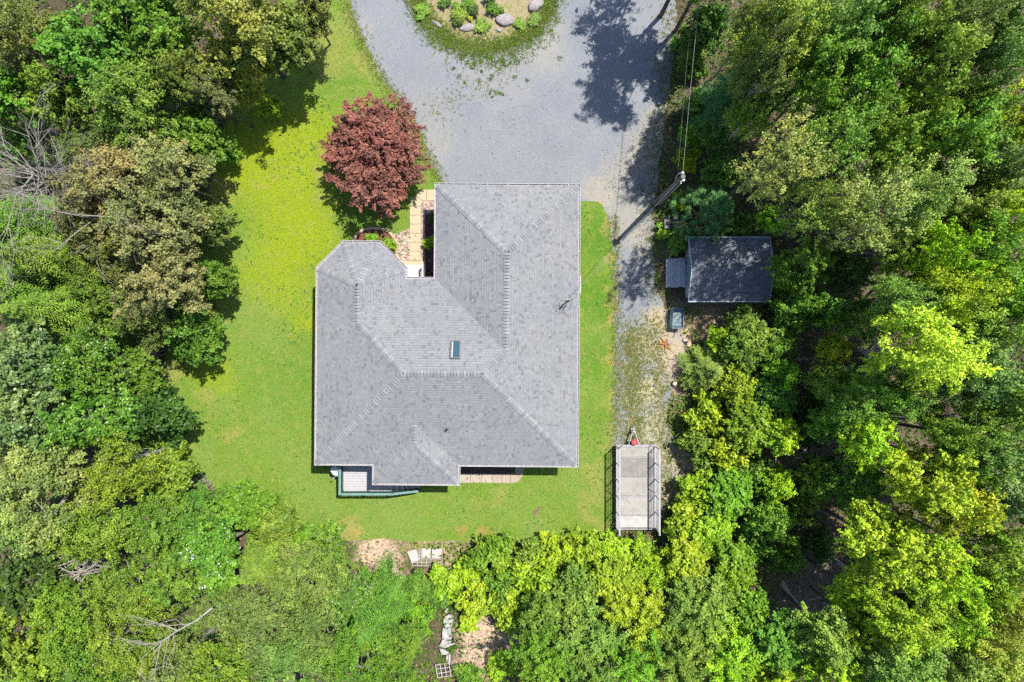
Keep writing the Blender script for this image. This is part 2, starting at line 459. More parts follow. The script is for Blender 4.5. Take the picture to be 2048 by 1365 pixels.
def sheet(name, poly, z, mat):
    import bmesh
    bm = bmesh.new()
    vs = [bm.verts.new((x, y, z)) for x, y in poly]
    f = bm.faces.new(vs)
    f.normal_update()
    if f.normal.z < 0: f.normal_flip()
    bmesh.ops.triangulate(bm, faces=[f])
    me = bpy.data.meshes.new(name)
    bm.to_mesh(me); bm.free()
    return link(name, me, mat)

def inside(poly, x, y):
    """vectorised point in polygon"""
    poly = np.asarray(poly); n = len(poly)
    r = np.zeros(len(x), bool)
    j = n - 1
    for i in range(n):
        xi, yi = poly[i]; xj, yj = poly[j]
        c = ((yi > y) != (yj > y))
        with np.errstate(divide='ignore', invalid='ignore'):
            t = (xj - xi) * (y - yi) / (yj - yi + 1e-12) + xi
        r ^= c & (x < t)
        j = i
    return r

g0 = 400.0
ground = MB().add([(-g0, -g0, 0), (g0, -g0, 0), (g0, g0, 0), (-g0, g0, 0)], [(0, 1, 2, 3)]).build('ground', M['floor'])
tag(ground, kind='structure')

DRIVE = [(670, -200), (680, 10), (698, 72), (725, 128), (758, 180), (788, 225), (820, 272), (836, 315), (850, 348), (866, 376), (890, 430), (1150, 430), (1160, 420),
         (1190, 420), (1208, 450), (1216, 520), (1218, 640), (1216, 760), (1214, 900), (1216, 1010), (1224, 1058), (1300, 1062), (1335, 1010), (1362, 960), (1352, 900), (1335, 840), (1340, 790), (1352, 740), (1372, 690), (1352, 650), (1318, 600), (1310, 520), (1305, 440), (1318, 360), (1330, 250), (1345, 150), (1352, 0), (1360, -200)]
LAWN = [(690, -160), (697, 10), (717, 62), (744, 118), (777, 170), (807, 215), (840, 262), (854, 305), (870, 338), (887, 368), (900, 420), (1140, 420), (1158, 400), (1203, 400),
        (1220, 440), (1229, 520), (1231, 640), (1229, 760), (1227, 900), (1230, 1000), (1228, 1062), (1180, 1076), (1000, 1080), (880, 1082), (760, 1078), (650, 1082), (560, 1050), (470, 1000), (400, 960),
        (350, 890), (325, 800), (320, 720), (370, 640), (390, 560), (400, 470), (420, 380), (440, 300), (455, 200), (500, 110), (560, 20), (600, -160)]
drive_poly = rough_edge(smooth_poly(DRIVE, 2), 0.10, 0.2, 3)
lawn_poly = rough_edge(smooth_poly(LAWN, 2), 0.10, 0.2, 7)
tag(sheet('driveway', drive_poly, 0.004, M['gravel']), kind='structure')
tag(sheet('lawn', lawn_poly, 0.012, M['lawn']), kind='structure')

ISL = [(826, -160), (826, -20), (836, 14), (852, 44), (882, 74), (920, 94), (965, 100), (1015, 94), (1056, 76), (1084, 50), (1102, 22), (1112, -20), (1112, -160)]
isl_poly = rough_edge(smooth_poly(ISL, 2), 0.12, 0.2, 9)
tag(sheet('garden_island', isl_poly, 0.012, M['island']), kind='structure')

# ------------------------------------------------------------------ fast meshes of many leaves
def quads_object(name, V, mat, parent=None, tint=None, colr=None):
    """V: (n,4,3)"""
    n = len(V)
    me = bpy.data.meshes.new(name)
    me.vertices.add(n * 4); me.loops.add(n * 4); me.polygons.add(n)
    me.vertices.foreach_set('co', np.ascontiguousarray(V, dtype=np.float32).ravel())
    me.loops.foreach_set('vertex_index', np.arange(n * 4, dtype=np.int32))
    me.polygons.foreach_set('loop_start', np.arange(0, n * 4, 4, dtype=np.int32))
    me.polygons.foreach_set('loop_total', np.full(n, 4, dtype=np.int32))
    me.update(calc_edges=True)
    if tint is not None:
        at = me.attributes.new('tint', 'FLOAT', 'FACE')
        at.data.foreach_set('value', np.asarray(tint, np.float32))
    if colr is not None:
        at = me.attributes.new('Col', 'FLOAT_COLOR', 'FACE')
        c4 = np.ones((n, 4), np.float32); c4[:, :3] = colr
        at.data.foreach_set('color', c4.ravel())
    me.materials.append(mat)
    return me

def unit(a):
    return a / (np.linalg.norm(a, axis=1, keepdims=True) + 1e-9)

def leaf_quads(rng, C, Nn, L, W, T=None):
    n = len(C)
    Nn = unit(Nn)
    if T is None: T = rng.normal(size=(n, 3))
    T = unit(T - Nn * np.sum(T * Nn, 1, keepdims=True))
    B = np.cross(Nn, T)
    L = (np.asarray(L) * rng.uniform(0.7, 1.3, n))[:, None]
    W = (np.asarray(W) * rng.uniform(0.7, 1.3, n))[:, None]
    f = Nn * W * 0.22
    return np.stack([C - T * L * .5, C - T * L * .05 + B * W * .5 + f, C + T * L * .5, C - T * L * .05 - B * W * .5 + f], 1)

def broad_crown(seed, Rr=3.5, z0=5.0, z1=12.0, lobes=9, clumps=230, per=85, L=.17, W=.115, cr=.42, flat=.55, sq=0.8, droop=0.0, inner=0.08, jag=(.55, 1.28)):
    rng = np.random.default_rng(seed)
    H = z1 - z0
    lc = []; lr = []
    for i in range(lobes):
        a = 2 * math.pi * (i + rng.uniform(-.35, .35)) / lobes * (2 if i % 2 else 1)
        rr = Rr * rng.uniform(.30, .66)
        lc.append((rr * math.cos(a), rr * math.sin(a), z0 + H * rng.uniform(.30, .74)))
        lr.append(Rr * rng.uniform(.24, .46))
    lc.append((Rr * rng.uniform(-.15, .15), Rr * rng.uniform(-.15, .15), z1 - Rr * .38)); lr.append(Rr * .42)
    lc = np.array(lc); lr = np.array(lr)
    k = rng.choice(len(lr), clumps, p=lr ** 2 / np.sum(lr ** 2))
    d = unit(rng.normal(size=(clumps, 3)) + np.array([0, 0, .35]))
    rad = lr[k] * rng.uniform(jag[0], jag[1], clumps)
    cp = lc[k] + d * rad[:, None] * np.array([1, 1, sq])
    cs = cr * rng.uniform(.6, 1.35, clumps)
    ct = rng.uniform(0, 1, clumps)
    m = clumps * per
    idx = np.repeat(np.arange(clumps), per)
    ax = d * np.array([1, 1, .35]) + rng.normal(size=(clumps, 3)) * np.array([.55, .55, .25])
    ax = unit(ax)
    sd_ = unit(np.cross(ax, np.array([0, 0, 1.0])))
    up_ = np.cross(sd_, ax)
    al = rng.uniform(-1, 1, m) + rng.normal(size=m) * .25
    wv = rng.normal(size=m) * .34 * (1.15 - .5 * np.abs(al + .3))
    uv = rng.normal(size=m) * .5 * flat
    off = ax[idx] * al[:, None] + sd_[idx] * wv[:, None] + up_[idx] * uv[:, None]
    C = cp[idx] + off * cs[idx][:, None]
    C[:, 2] -= droop * np.sum(off[:, :2] ** 2, 1) * cs[idx]
    Nn = d[idx] * .25 + np.array([.1, .1, .9]) + rng.normal(size=(m, 3)) * .58 + off * .2
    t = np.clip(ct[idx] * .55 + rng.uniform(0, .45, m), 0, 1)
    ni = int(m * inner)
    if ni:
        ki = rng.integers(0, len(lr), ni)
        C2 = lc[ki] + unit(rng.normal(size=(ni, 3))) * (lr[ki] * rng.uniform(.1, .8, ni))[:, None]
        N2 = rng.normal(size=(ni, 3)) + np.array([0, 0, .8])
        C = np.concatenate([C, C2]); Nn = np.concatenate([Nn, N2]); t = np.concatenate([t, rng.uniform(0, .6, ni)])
    V = leaf_quads(rng, C, Nn, L, W)
    return V, t, lc

def trunk_mb(seed, lc, z0, z1, r0=.17, bend=.35, twigs=4, n=6):
    rng = np.random.default_rng(seed + 900)
    mb = MB()
    top = z0 + (z1 - z0) * .62
    bx, by = rng.uniform(-bend, bend, 2)
    pts = [(0, 0, -.2), (bx * .25, by * .25, top * .3), (bx * .8, by * .6, top * .62), (bx, by, top)]
    mb.tube(pts, [r0 * 1.25, r0, r0 * .72, r0 * .35], n)
    for c in lc:
        s = np.array((bx * .8, by * .6, rng.uniform(z0 * .85, z0 + (z1 - z0) * .35)))
        e = np.array(c)
        mid = (s + e) / 2 + rng.normal(size=3) * .2 + np.array([0, 0, -.25])
        mb.tube([s, mid, e], [r0 * .42, r0 * .3, r0 * .12], 5)
        for _ in range(twigs):
            q = e + rng.normal(size=3) * np.array([.8, .8, .55])
            mb.tube([mid * .4 + e * .6, (e + q) / 2 + rng.normal(size=3) * .08, q], [r0 * .16, r0 * .1, r0 * .03], 4)
    return mb

def fir_crown(seed, Rr=2.4, z0=1.2, z1=11.0, whorls=24, br=8, L=.20, W=.055, droop=.25, dens=15):
    rng = np.random.default_rng(seed)
    C = []; T = []; t = []
    mb = MB()
    mb.tube([(0, 0, -.2), (0, 0, z1 * .5), (0, 0, z1 - .15)], [.16, .1, .015], 6)
    for wi in range(whorls):
        f = wi / (whorls - 1)
        z = z0 + (z1 - z0) * (f ** .92)
        ln = Rr * (1 - f) ** .85 * rng.uniform(.85, 1.12) + .18
        nb = br if f < .8 else 5
        for b in range(nb):
            a = 2 * math.pi * (b + rng.uniform(-.3, .3)) / nb + wi * 2.399
            l2 = ln * rng.uniform(.75, 1.15)
            d = np.array([math.cos(a), math.sin(a)])
            side = np.array([-d[1], d[0]])
            tone = rng.uniform(0, .6)
            def bp(s):
                return np.array([*(d * l2 * s), z + .25 * l2 * s - (.25 + droop) * l2 * s * s])
            mb.tube([bp(0), bp(.5), bp(1)], [.03, .018, .006], 4, False)
            nt_ = max(4, int(l2 * 8))
            for q in range(nt_):
                s = (q + .7) / nt_
                wl = l2 * .34 * (1 - s * .72) + .08
                for sg in (-1, 1):
                    k = max(2, int(wl * dens))
                    for u in range(k):
                        g_ = (u + rng.uniform(0, 1)) / k
                        p = bp(s)
                        o2 = (side * sg * .8 + d * .6) * wl * g_
                        C.append((p[0] + o2[0], p[1] + o2[1], p[2] - .12 * wl * g_ * g_ + rng.normal() * .025))
                        tt = side * sg * .8 + d * .6 + rng.normal(size=2) * .45
                        T.append((tt[0], tt[1], rng.normal() * .25))
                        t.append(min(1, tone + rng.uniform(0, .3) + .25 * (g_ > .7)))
    C = np.array(C); T = np.array(T)
    Nn = np.array([0, 0, 1.]) + rng.normal(size=C.shape) * .35
    return leaf_quads(rng, C, Nn, L, W, T), np.array(t), mb

def pine_crown(seed, Rr=2.0, z0=1.0, z1=6.0, tufts=260, per=46, L=.30, W=.03):
    rng = np.random.default_rng(seed)
    mb = MB(); mb.tube([(0, 0, -.2), (0.05, 0, z1 * .5), (0, 0, z1 - .2)], [.14, .09, .02], 6)
    C = []; T = []; t = []
    for i in range(tufts):
        f = rng.uniform(0, 1) ** 1.4
        z = z0 + (z1 - z0) * f
        rmax = Rr * (1 - f ** 1.6) + .25
        a = rng.uniform(0, 2 * math.pi); r = rmax * math.sqrt(rng.uniform(.1, 1))
        c = np.array([r * math.cos(a), r * math.sin(a), z])
        if i % 3 == 0: mb.tube([(0, 0, max(.4, z - r * .3)), c], [.03, .008], 4, False)
        d = unit(rng.normal(size=(per, 3)) + np.array([0, 0, .5]) + np.array([math.cos(a), math.sin(a), 0]) * .4)
        C.append(c + d * .14); T.append(d); t.append(np.full(per, rng.uniform(0, .7)) + rng.uniform(0, .3, per))
    C = np.concatenate(C); T = np.concatenate(T); t = np.concatenate(t)
    Nn = np.array([0, 0, 1.]) + rng.normal(size=C.shape) * .5
    return leaf_quads(rng, C, Nn, L, W, T), t, mb

# prototypes: (crown mesh, trunk mesh, crown radius, height)
PROTO = {}
def proto(key, crown, trunk, Rr, H, mat):
    V, t = crown
    PROTO.setdefault(key, []).append((quads_object('crown', V, mat, tint=t), trunk.mesh('trunk'), Rr, H))

for sd in range(3):
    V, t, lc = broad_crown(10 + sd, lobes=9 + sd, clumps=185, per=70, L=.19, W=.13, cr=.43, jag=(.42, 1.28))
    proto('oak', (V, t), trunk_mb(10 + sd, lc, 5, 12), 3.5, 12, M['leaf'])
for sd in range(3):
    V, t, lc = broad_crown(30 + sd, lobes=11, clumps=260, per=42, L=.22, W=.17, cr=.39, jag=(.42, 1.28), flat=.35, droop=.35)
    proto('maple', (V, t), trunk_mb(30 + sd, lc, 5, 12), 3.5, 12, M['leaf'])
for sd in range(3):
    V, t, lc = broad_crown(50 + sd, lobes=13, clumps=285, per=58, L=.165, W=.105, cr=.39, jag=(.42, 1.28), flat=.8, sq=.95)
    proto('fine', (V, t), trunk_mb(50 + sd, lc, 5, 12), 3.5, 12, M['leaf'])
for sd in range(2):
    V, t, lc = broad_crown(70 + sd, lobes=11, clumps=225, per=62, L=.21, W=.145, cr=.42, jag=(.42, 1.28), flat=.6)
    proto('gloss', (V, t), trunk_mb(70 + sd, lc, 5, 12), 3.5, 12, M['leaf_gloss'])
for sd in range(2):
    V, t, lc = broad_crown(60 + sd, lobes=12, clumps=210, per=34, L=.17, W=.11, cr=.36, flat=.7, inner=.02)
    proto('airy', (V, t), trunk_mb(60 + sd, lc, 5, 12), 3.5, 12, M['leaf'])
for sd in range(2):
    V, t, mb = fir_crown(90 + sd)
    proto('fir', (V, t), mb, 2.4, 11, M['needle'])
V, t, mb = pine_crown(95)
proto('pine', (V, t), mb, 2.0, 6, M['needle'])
for sd in range(3):
    V, t, lc = broad_crown(110 + sd, Rr=1.3, z0=.25, z1=1.9, lobes=7, clumps=75, per=50, L=.18, W=.12, cr=.32, flat=.6)
    proto('shrub', (V, t), trunk_mb(110 + sd, lc, .35, 1.7, r0=.04, bend=.1, twigs=1, n=5), 1.3, 1.9, M['leaf'])
for sd in range(2):
    V, t, lc = broad_crown(120 + sd, Rr=2.2, z0=1.0, z1=5.0, lobes=9, clumps=150, per=60, L=.20, W=.145, cr=.38, flat=.55)
    proto('sapling', (V, t), trunk_mb(120 + sd, lc, 1.2, 4.6, r0=.07, bend=.15, twigs=2, n=5), 2.2, 5.0, M['leaf'])

COL = dict(
    olive=(0.130, 0.165, 0.045), yolive=(0.178, 0.230, 0.046), brown=(0.188, 0.196, 0.086), green=(0.090, 0.178, 0.024), bright=(0.125, 0.245, 0.020),
    lime=(0.210, 0.320, 0.020), dark=(0.052, 0.108, 0.022), blue=(0.066, 0.130, 0.058), pale=(0.200, 0.262, 0.080), yellow=(0.275, 0.335, 0.032),
    silver=(0.105, 0.180, 0.064), mid=(0.122, 0.205, 0.030), emerald=(0.102, 0.235, 0.026), fresh=(0.138, 0.222, 0.046), sage=(0.118, 0.186, 0.052), gold=(0.222, 0.275, 0.050))

for k_ in COL: COL[k_] = tuple(x * 1.05 for x in COL[k_])
rt = random.Random(5)
def tree(px, py, rpx, h, sp, colr, label, group, name='broadleaf_tree', cat='tree', gain=1.0):
    pr = PROTO[sp]
    cm, tm, Rr, H = pr[rt.randrange(len(pr))]
    hc = h * (.72 if sp not in ('fir', 'pine', 'shrub') else .5)
    r = rpx / (S * CAM_H / (CAM_H - hc))
    x, y, _ = P(px, py, hc)
    root = empty(name, (x, y, 0), rt.uniform(0, 6.28))
    sx = r / Rr
    root.scale = (sx * rt.uniform(.94, 1.08), sx * rt.uniform(.94, 1.08), h / H)
    c = COL[colr]
    j = [rt.uniform(.9, 1.1) * gain for _ in range(3)]
    o = bpy.data.objects.new('crown', cm); o.color = (c[0] * j[0], c[1] * j[1], c[2] * j[2], 1); col.objects.link(o); o.parent = root
    t_ = bpy.data.objects.new('trunk', tm); col.objects.link(t_); t_.parent = root
    if not tm.materials: tm.materials.append(M['pale_bark'] if sp in ('fine', 'gloss') else M['bark'])
    tag(root, label, cat, group)
    return root

# ================================================================== HOUSE
ZE = 3.1                                   # eave height
SE = S * CAM_H / (CAM_H - ZE)              # photo pixels per metre at the eaves
TH = 0.008
def hq(q):
    """house plan (photo pixels at eave level, square to the house) -> metres"""
    dx, dy = q[0] - 895, q[1] - 650
    px = 895 + dx - dy * TH
    py = 650 + dy + dx * TH
    return Vector(((px - 1024) / SE, (682.5 - py) / SE))

SLOPE = 0.5
EAVE = [(635, 929), (751, 929), (751, 967.5), (919, 967.5), (919, 929), (1155, 929), (1155, 370.5), (871, 370.5), (871, 559), (810, 559),
        (810, 538.3), (758.7, 487), (686.3, 487), (635, 538.3)]      # counter-clockwise seen from above
AP = (722.5, 574.5); BR = (722.5, 646.5); RW = (820, 744); RE = (970, 744); GS = (1013, 701); GN = (1013, 512.5); BA = (835, 883.5); BT = (835, 845)
PLANES = [   # (polygon, eave line)
    ([(1155, 370.5), (1155, 929), RE, GS, GN], ((1155, 370.5), (1155, 929))),
    ([(871, 370.5), (1155, 370.5), GN], ((871, 370.5), (1155, 370.5))),
    ([(871, 370.5), GN, GS, (871, 559)], ((871, 370.5), (871, 559))),
    ([(810, 559), (871, 559), GS, RE, RW, BR], ((810, 559), (871, 559))),
    ([(810, 538.3), (810, 559), BR, AP], ((810, 538.3), (810, 559))),
    ([(758.7, 487), (810, 538.3), AP], ((758.7, 487), (810, 538.3))),
    ([(686.3, 487), (758.7, 487), AP], ((686.3, 487), (758.7, 487))),
    ([(635, 538.3), (686.3, 487), AP], ((635, 538.3), (686.3, 487))),
    ([(635, 538.3), AP, BR, RW, (635, 929)], ((635, 538.3), (635, 929))),
    ([(635, 929), RW, RE, (1155, 929), (919, 929), BT, (751, 929)], ((635, 929), (1155, 929))),
    ([(751, 929), BT, BA, (751, 967.5)], ((751, 929), (751, 967.5))),
    ([(751, 967.5), BA, (919, 967.5)], ((751, 967.5), (919, 967.5))),
    ([(919, 967.5), BA, BT, (919, 929)], ((919, 929), (919, 967.5))),
]
class Plane:
    def __init__(s, poly, eave):
        s.poly = [hq(q) for q in poly]
        a, b = hq(eave[0]), hq(eave[1])
        s.a = a; s.e = (b - a).normalized()
        m = Vector((-s.e.y, s.e.x))
        cen = sum(s.poly, Vector((0, 0))) / len(s.poly)
        if (cen - a).dot(m) < 0: m = -m
        s.m = m
        s.n = Vector((-SLOPE * m.x, -SLOPE * m.y, 1)).normalized()
        s.td = [((p - a).dot(s.e), (p - a).dot(m)) for p in s.poly]
    def at(s, t, d, lift=0.0):
        p = s.a + s.e * t + s.m * d
        return Vector((p.x, p.y, ZE + SLOPE * d)) + s.n * lift
    def cut(s, d):
        ts = []
        n = len(s.td)
        for i in range(n):
            (t0, d0), (t1, d1) = s.td[i], s.td[(i + 1) % n]
            if (d0 > d) != (d1 > d):
                ts.append(t0 + (t1 - t0) * (d - d0) / (d1 - d0))
        ts.sort()
        return [(ts[i], ts[i + 1]) for i in range(0, len(ts) - 1, 2)]
    def z(s, p):
        return ZE + SLOPE * (p - s.a).dot(s.m)
PL = [Plane(*p) for p in PLANES]

hc_ = hq((895, 660))
house = empty('house', (hc_.x, hc_.y, 0))
tag(house, 'single-storey house with a many-hipped grey shingle roof and white gutters', 'house')

mb = MB()
for pl in PL:
    vs = [pl.at(t, d, -0.01) for t, d in pl.td]
    mb.add(vs, [list(range(len(vs)))])
ev = [hq(q) for q in EAVE]
mb.add([(p.x, p.y, ZE - 0.14) for p in ev], [list(range(len(ev)))[::-1]])
roof = rel(mb.build('roof', M['roof_under']), house)
roof['label'] = 'grey architectural shingle roof of hips, ridges and valleys'

tabs = []
rs = random.Random(11)
EX = 0.145
CF = 1 / math.sqrt(1 + SLOPE * SLOPE)
for pl in PL:
    dmax = max(d for t, d in pl.td)
    nC = int(math.ceil(dmax / (EX * CF)))
    for j in range(nC):
        d0 = max(j * EX * CF, 0.002); d1 = min((j + 1) * EX * CF, dmax - 0.002)
        if d1 <= d0: continue
        c0, c1 = pl.cut(d0 + 1e-4), pl.cut(d1 - 1e-4)
        if len(c0) != len(c1):
            c0 = c1 = pl.cut((d0 + d1) / 2)
        for (a0, b0), (a1, b1) in zip(c0, c1):
            lo, hi = min(a0, a1), max(b0, b1)
            t = lo - rs.uniform(0, .3)
            while t < hi:
                wd = rs.choice((.08, .10, .12, .14, .17))
                u = t + wd
                q0, q1 = min(max(t, a0), b0), min(max(u, a0), b0)
                r0, r1 = min(max(t, a1), b1), min(max(u, a1), b1)
                t = u
                if (q1 - q0) + (r1 - r0) < .03: continue
                lf = rs.choice((.017, .019, .022, .026))
                x = rs.random()
                tint = rs.gauss(.68, .07)
                if x < .11: tint = rs.uniform(.22, .45)
                elif x > .93: tint = rs.uniform(.78, .9)
                A, B = pl.at(q0, d0 - .006, lf), pl.at(q1, d0 - .006, lf)
                Cc, D = pl.at(r1, d1 - .018, .006), pl.at(r0, d1 - .018, .006)
                A2, B2 = pl.at(q0, d0 - .006, lf - .02), pl.at(q1, d0 - .006, lf - .02)
                tabs.append(((A.z + Cc.z), [A, B, Cc, D], [A2, B2, B, A], min(1, max(0, tint))))
tabs.sort(key=lambda t: -t[0])
for _, q, f, tn in tabs[:300]:
    me = quads_object('shingle', np.array([[list(p) for p in q], [list(p) for p in f]]), M['shingle'], tint=[tn, tn])
    o = link('shingle', me); o.parent = roof
V = np.array([[[list(p) for p in q], [list(p) for p in f]] for _, q, f, tn in tabs[300:]]).reshape(-1, 4, 3)
me = quads_object('shingle_field', V, M['shingle'], tint=np.repeat([t[3] for t in tabs[300:]], 2))
o = link('shingle_field', me); o.parent = roof; o['kind'] = 'stuff'

# hip and ridge caps, laid from the eaves up
HIPS = [((1155, 370.5), GN, 0, 1), ((871, 370.5), GN, 1, 2), (GS, GN, 0, 2), (GS, RE, 0, 3), (RW, RE, 3, 9), ((1155, 929), RE, 0, 9), ((635, 929), RW, 8, 9), (BR, RW, 3, 8),
        (BR, AP, 4, 8), ((810, 538.3), AP, 4, 5), ((758.7, 487), AP, 5, 6), ((686.3, 487), AP, 6, 7), ((635, 538.3), AP, 7, 8), ((751, 967.5), BA, 10, 11), ((919, 967.5), BA, 11, 12), (BA, BT, 10, 12)]
caps = []
for a, b, i, k in HIPS:
    pa, pb = hq(a), hq(b)
    A = Vector((pa.x, pa.y, PL[i].z(pa))); B = Vector((pb.x, pb.y, PL[i].z(pb)))
    dr = (B - A); Ln = dr.length; dr.normalize()
    n1, n2 = PL[i].n, PL[k].n
    na = (n1 + n2).normalized()
    def wing(n_, other):
        wv = dr.cross(n_).normalized()
        mid = (n_ - other)
        return wv if wv.dot(mid) > 0 else -wv
    w1, w2 = wing(n1, n2), wing(n2, n1)
    ex = .165; lg = .130; wd = .155
    vs = []
    for s_, lift in ((0, .058), (lg, .034)):
        vs += [w1 * wd + dr * s_ + n1 * lift, dr * s_ + na * (lift + .005), w2 * wd + dr * s_ + n2 * lift]
    vs += [w1 * wd + n1 * .012, na * .015, w2 * wd + n2 * .012, w1 * wd + dr * lg + n1 * .012, w2 * wd + dr * lg + n2 * .012]
    fs = [(0, 1, 4, 3), (1, 2, 5, 4), (6, 7, 1, 0), (7, 8, 2, 1), (9, 6, 0, 3), (8, 10, 5, 2)]
    mbc = MB().add(vs, fs)
    me = mbc.mesh('ridge_cap'); me.materials.append(M['shingle_cap'])
    nC = int(Ln / ex)
    for q in range(nC):
        c = A + dr * (ex * q + .03)
        caps.append((c.z, c, me, vs, fs))
caps.sort(key=lambda t: -t[0])
for z_, c, me, vs, fs in caps[:300]:
    o = link('ridge_cap', me); o.location = c; o.parent = roof
if caps[300:]:
    mb = MB()
    for z_, c, me, vs, fs in caps[300:]: mb.add([v + c for v in vs], fs)
    o = mb.build('ridge_cap_row', M['shingle_cap_row'])
    at = o.data.attributes.new('tint', 'FLOAT', 'FACE'); at.data.foreach_set('value', np.repeat([rs.random() for _ in caps[300:]], 6).astype(np.float32))
    o.parent = roof; o['kind'] = 'stuff'

# gutters round the eaves, mitred at the corners
def offset_loop(loop, d):
    n = len(loop); out = []
    for i in range(n):
        p0, p, p1 = loop[i - 1], loop[i], loop[(i + 1) % n]
        e0 = (p - p0).normalized(); e1 = (p1 - p).normalized()
        n0 = Vector((e0.y, -e0.x)); n1 = Vector((e1.y, -e1.x))
        bis = (n0 + n1)
        bis = bis / bis.length_squared * 2
        out.append(p + bis * d * (1.0))
    return out
prof = [(.004, -.005), (.004, -.12), (.10, -.12), (.11, .03), (.088, .03), (.080, -.095), (.02, -.095), (.02, -.005)]
loops = [offset_loop(ev, d) for d, z in prof]
for i in range(len(ev)):
    k = (i + 1) % len(ev)
    mb = MB()
    vs = []
    for (d, z), lp in zip(prof, loops):
        vs += [(lp[i].x, lp[i].y, ZE + z), (lp[k].x, lp[k].y, ZE + z)]
    fs = [(2 * a, 2 * a + 1, 2 * (a + 1) % len(vs) + 1, 2 * (a + 1) % len(vs)) for a in range(len(prof))]
    mb.add(vs, fs)
    gut = rel(mb.build('gutter', M['white_trim']), house)
    # hangers
    A = Vector((*ev[i], ZE + .018)); B = Vector((*ev[k], ZE + .018))
    e = (B - A).normalized(); nn = Vector((e.y, -e.x, 0))
    L_ = (B - A).length
    nh = max(1, int(L_ / .95))
    mh = MB()
    for q in range(nh):
        c = A + e * (L_ * (q + .5) / nh) + nn * .055
        mh.box(c, (.03, .10, .012), math.atan2(nn.y, nn.x) - math.pi / 2)
    o = mh.build('gutter_hanger', M['white_trim']); o.parent = gut
# fascia under gutters and walls
wl = offset_loop(ev, -0.42)
mb = MB()
mb.prism([tuple(p) for p in wl], 0.30, ZE - .141)
walls = rel(mb.build('wall', M['siding']), house)
fl = offset_loop(ev, -0.45)
rel(MB().prism([tuple(p) for p in fl], -.1, .2995).build('foundation', M['concrete']), house)

def on_wall(i, u, zc, wd, ht, name, mat, frame=True, proud=.03):
    """opening on wall edge i at fraction u"""
    A, B = wl[i], wl[(i + 1) % len(wl)]
    e = (B - A).normalized(); nn = Vector((e.y, -e.x))
    c = A + (B - A) * u
    ang = math.atan2(e.y, e.x)
    cc = c + nn * proud / 2
    o = rel(MB().box((cc.x, cc.y, zc), (wd, proud, ht), ang).build(name, mat), house)
    if frame:
        mf = MB()
        for sx, sz, dx, dz in ((0, ht / 2 + .04, wd + .16, .08), (0, -ht / 2 - .04, wd + .16, .08), (wd / 2 + .04, 0, .08, ht), (-wd / 2 - .04, 0, .08, ht)):
            p = c + e * sx + nn * .03
            mf.box((p.x, p.y, zc + sz), (dx, .06, dz), ang)
        f = mf.build('frame', M['white_trim']); f.parent = o
    return o, c, e, nn, ang
for i, u in ((5, .18), (5, .36), (5, .82), (4, .5), (2, .5), (0, .35), (13, .3), (13, .62), (11, .5), (12, .5), (10, .5)):
    on_wall(i, u, 1.85, 1.1 if i != 4 else 1.6, 1.2, 'window', M['glass'])
for u in (.27, .73):
    o, c, e, nn, ang = on_wall(6, u, 1.4, 2.6, 2.2, 'garage_door', M['white_trim'])
    for q in range(3):
        p = c + nn * .034
        s_ = MB().box((p.x, p.y, .30 + .55 * (q + 1)), (2.6, .012, .03), ang).build('panel_joint', M['siding']); s_.parent = o
o, c, e, nn, ang = on_wall(8, .45, 1.4, .95, 2.05, 'front_door', M['dark_teal'])
h_ = c + nn * .06 + e * .36
kn = MB().box((h_.x, h_.y, 1.35), (.05, .06, .12), ang).build('handle', M['grey_metal']); kn.parent = o
o, c, e, nn, ang = on_wall(5, .66, 1.55, .9, 2.0, 'side_door', M['white_trim'])

# skylight, let into the north slope
pn = PL[3]
def on_plane(pl, q):
    p = hq(q) - pl.a
    return p.dot(pl.e), p.dot(pl.m)
t0, d0 = on_plane(pn, (916.5, 700.5))
def plane_box(mb, pl, t, d, wt, ws, z0, z1):
    """box on the roof: wt along the eave, ws up the slope, z0..z1 above the slope"""
    h = ws / 2 * CF
    vs = []
    for z in (z0, z1):
        for a, b in ((-wt / 2, -h), (wt / 2, -h), (wt / 2, h), (-wt / 2, h)):
            vs.append(pl.at(t + a, d + b, z))
    mb.add(vs, [(3, 2, 1, 0), (4, 5, 6, 7), (0, 1, 5, 4), (1, 2, 6, 5), (2, 3, 7, 6), (3, 0, 4, 7)])
W_, H_ = .50, 1.0
mb = MB()
for a, b, wa, wb in ((-W_ / 2 + .03, 0, .06, H_), (W_ / 2 - .03, 0, .06, H_), (0, -(H_ / 2 - .03) * CF, W_ - .12, .06), (0, (H_ / 2 - .03) * CF, W_ - .12, .06)):
    plane_box(mb, pn, t0 + a, d0 + b, wa, wb, .0, .16)
sk = rel(mb.build('skylight', plain('skylight_frame', (0.15, 0.16, 0.16), .45, .5, .1, 5)), house)
sk['label'] = 'small rectangular skylight with dark frame and blue glass'
mb = MB(); plane_box(mb, pn, t0, d0, W_ - .125, H_ - .125, .02, .10)
g_ = mb.build('pane', M['glass']); g_.parent = sk
mb = MB(); plane_box(mb, pn, t0 - W_ / 2 + .095, d0, .06, H_ - .13, .09, .125)
g_ = mb.build('well_lining', M['white_trim']); g_.parent = sk

# plumbing vent on the south slope
ps = PL[9]
t1, d1 = on_plane(ps, (898.5, 855))
b_ = ps.at(t1, d1)
mb = MB(); plane_box(mb, ps, t1, d1, .34, .34, .024, .034)
vn = rel(mb.build('vent_flashing', plain('lead', (.20, .205, .215), .6, .3, .1, 6)), house)
v_ = MB().lathe([(.055, -.05), (.055, .30), (.04, .30), (.04, .1)], b_, 12).build('vent_pipe', M['black'], smooth=False); v_.parent = vn

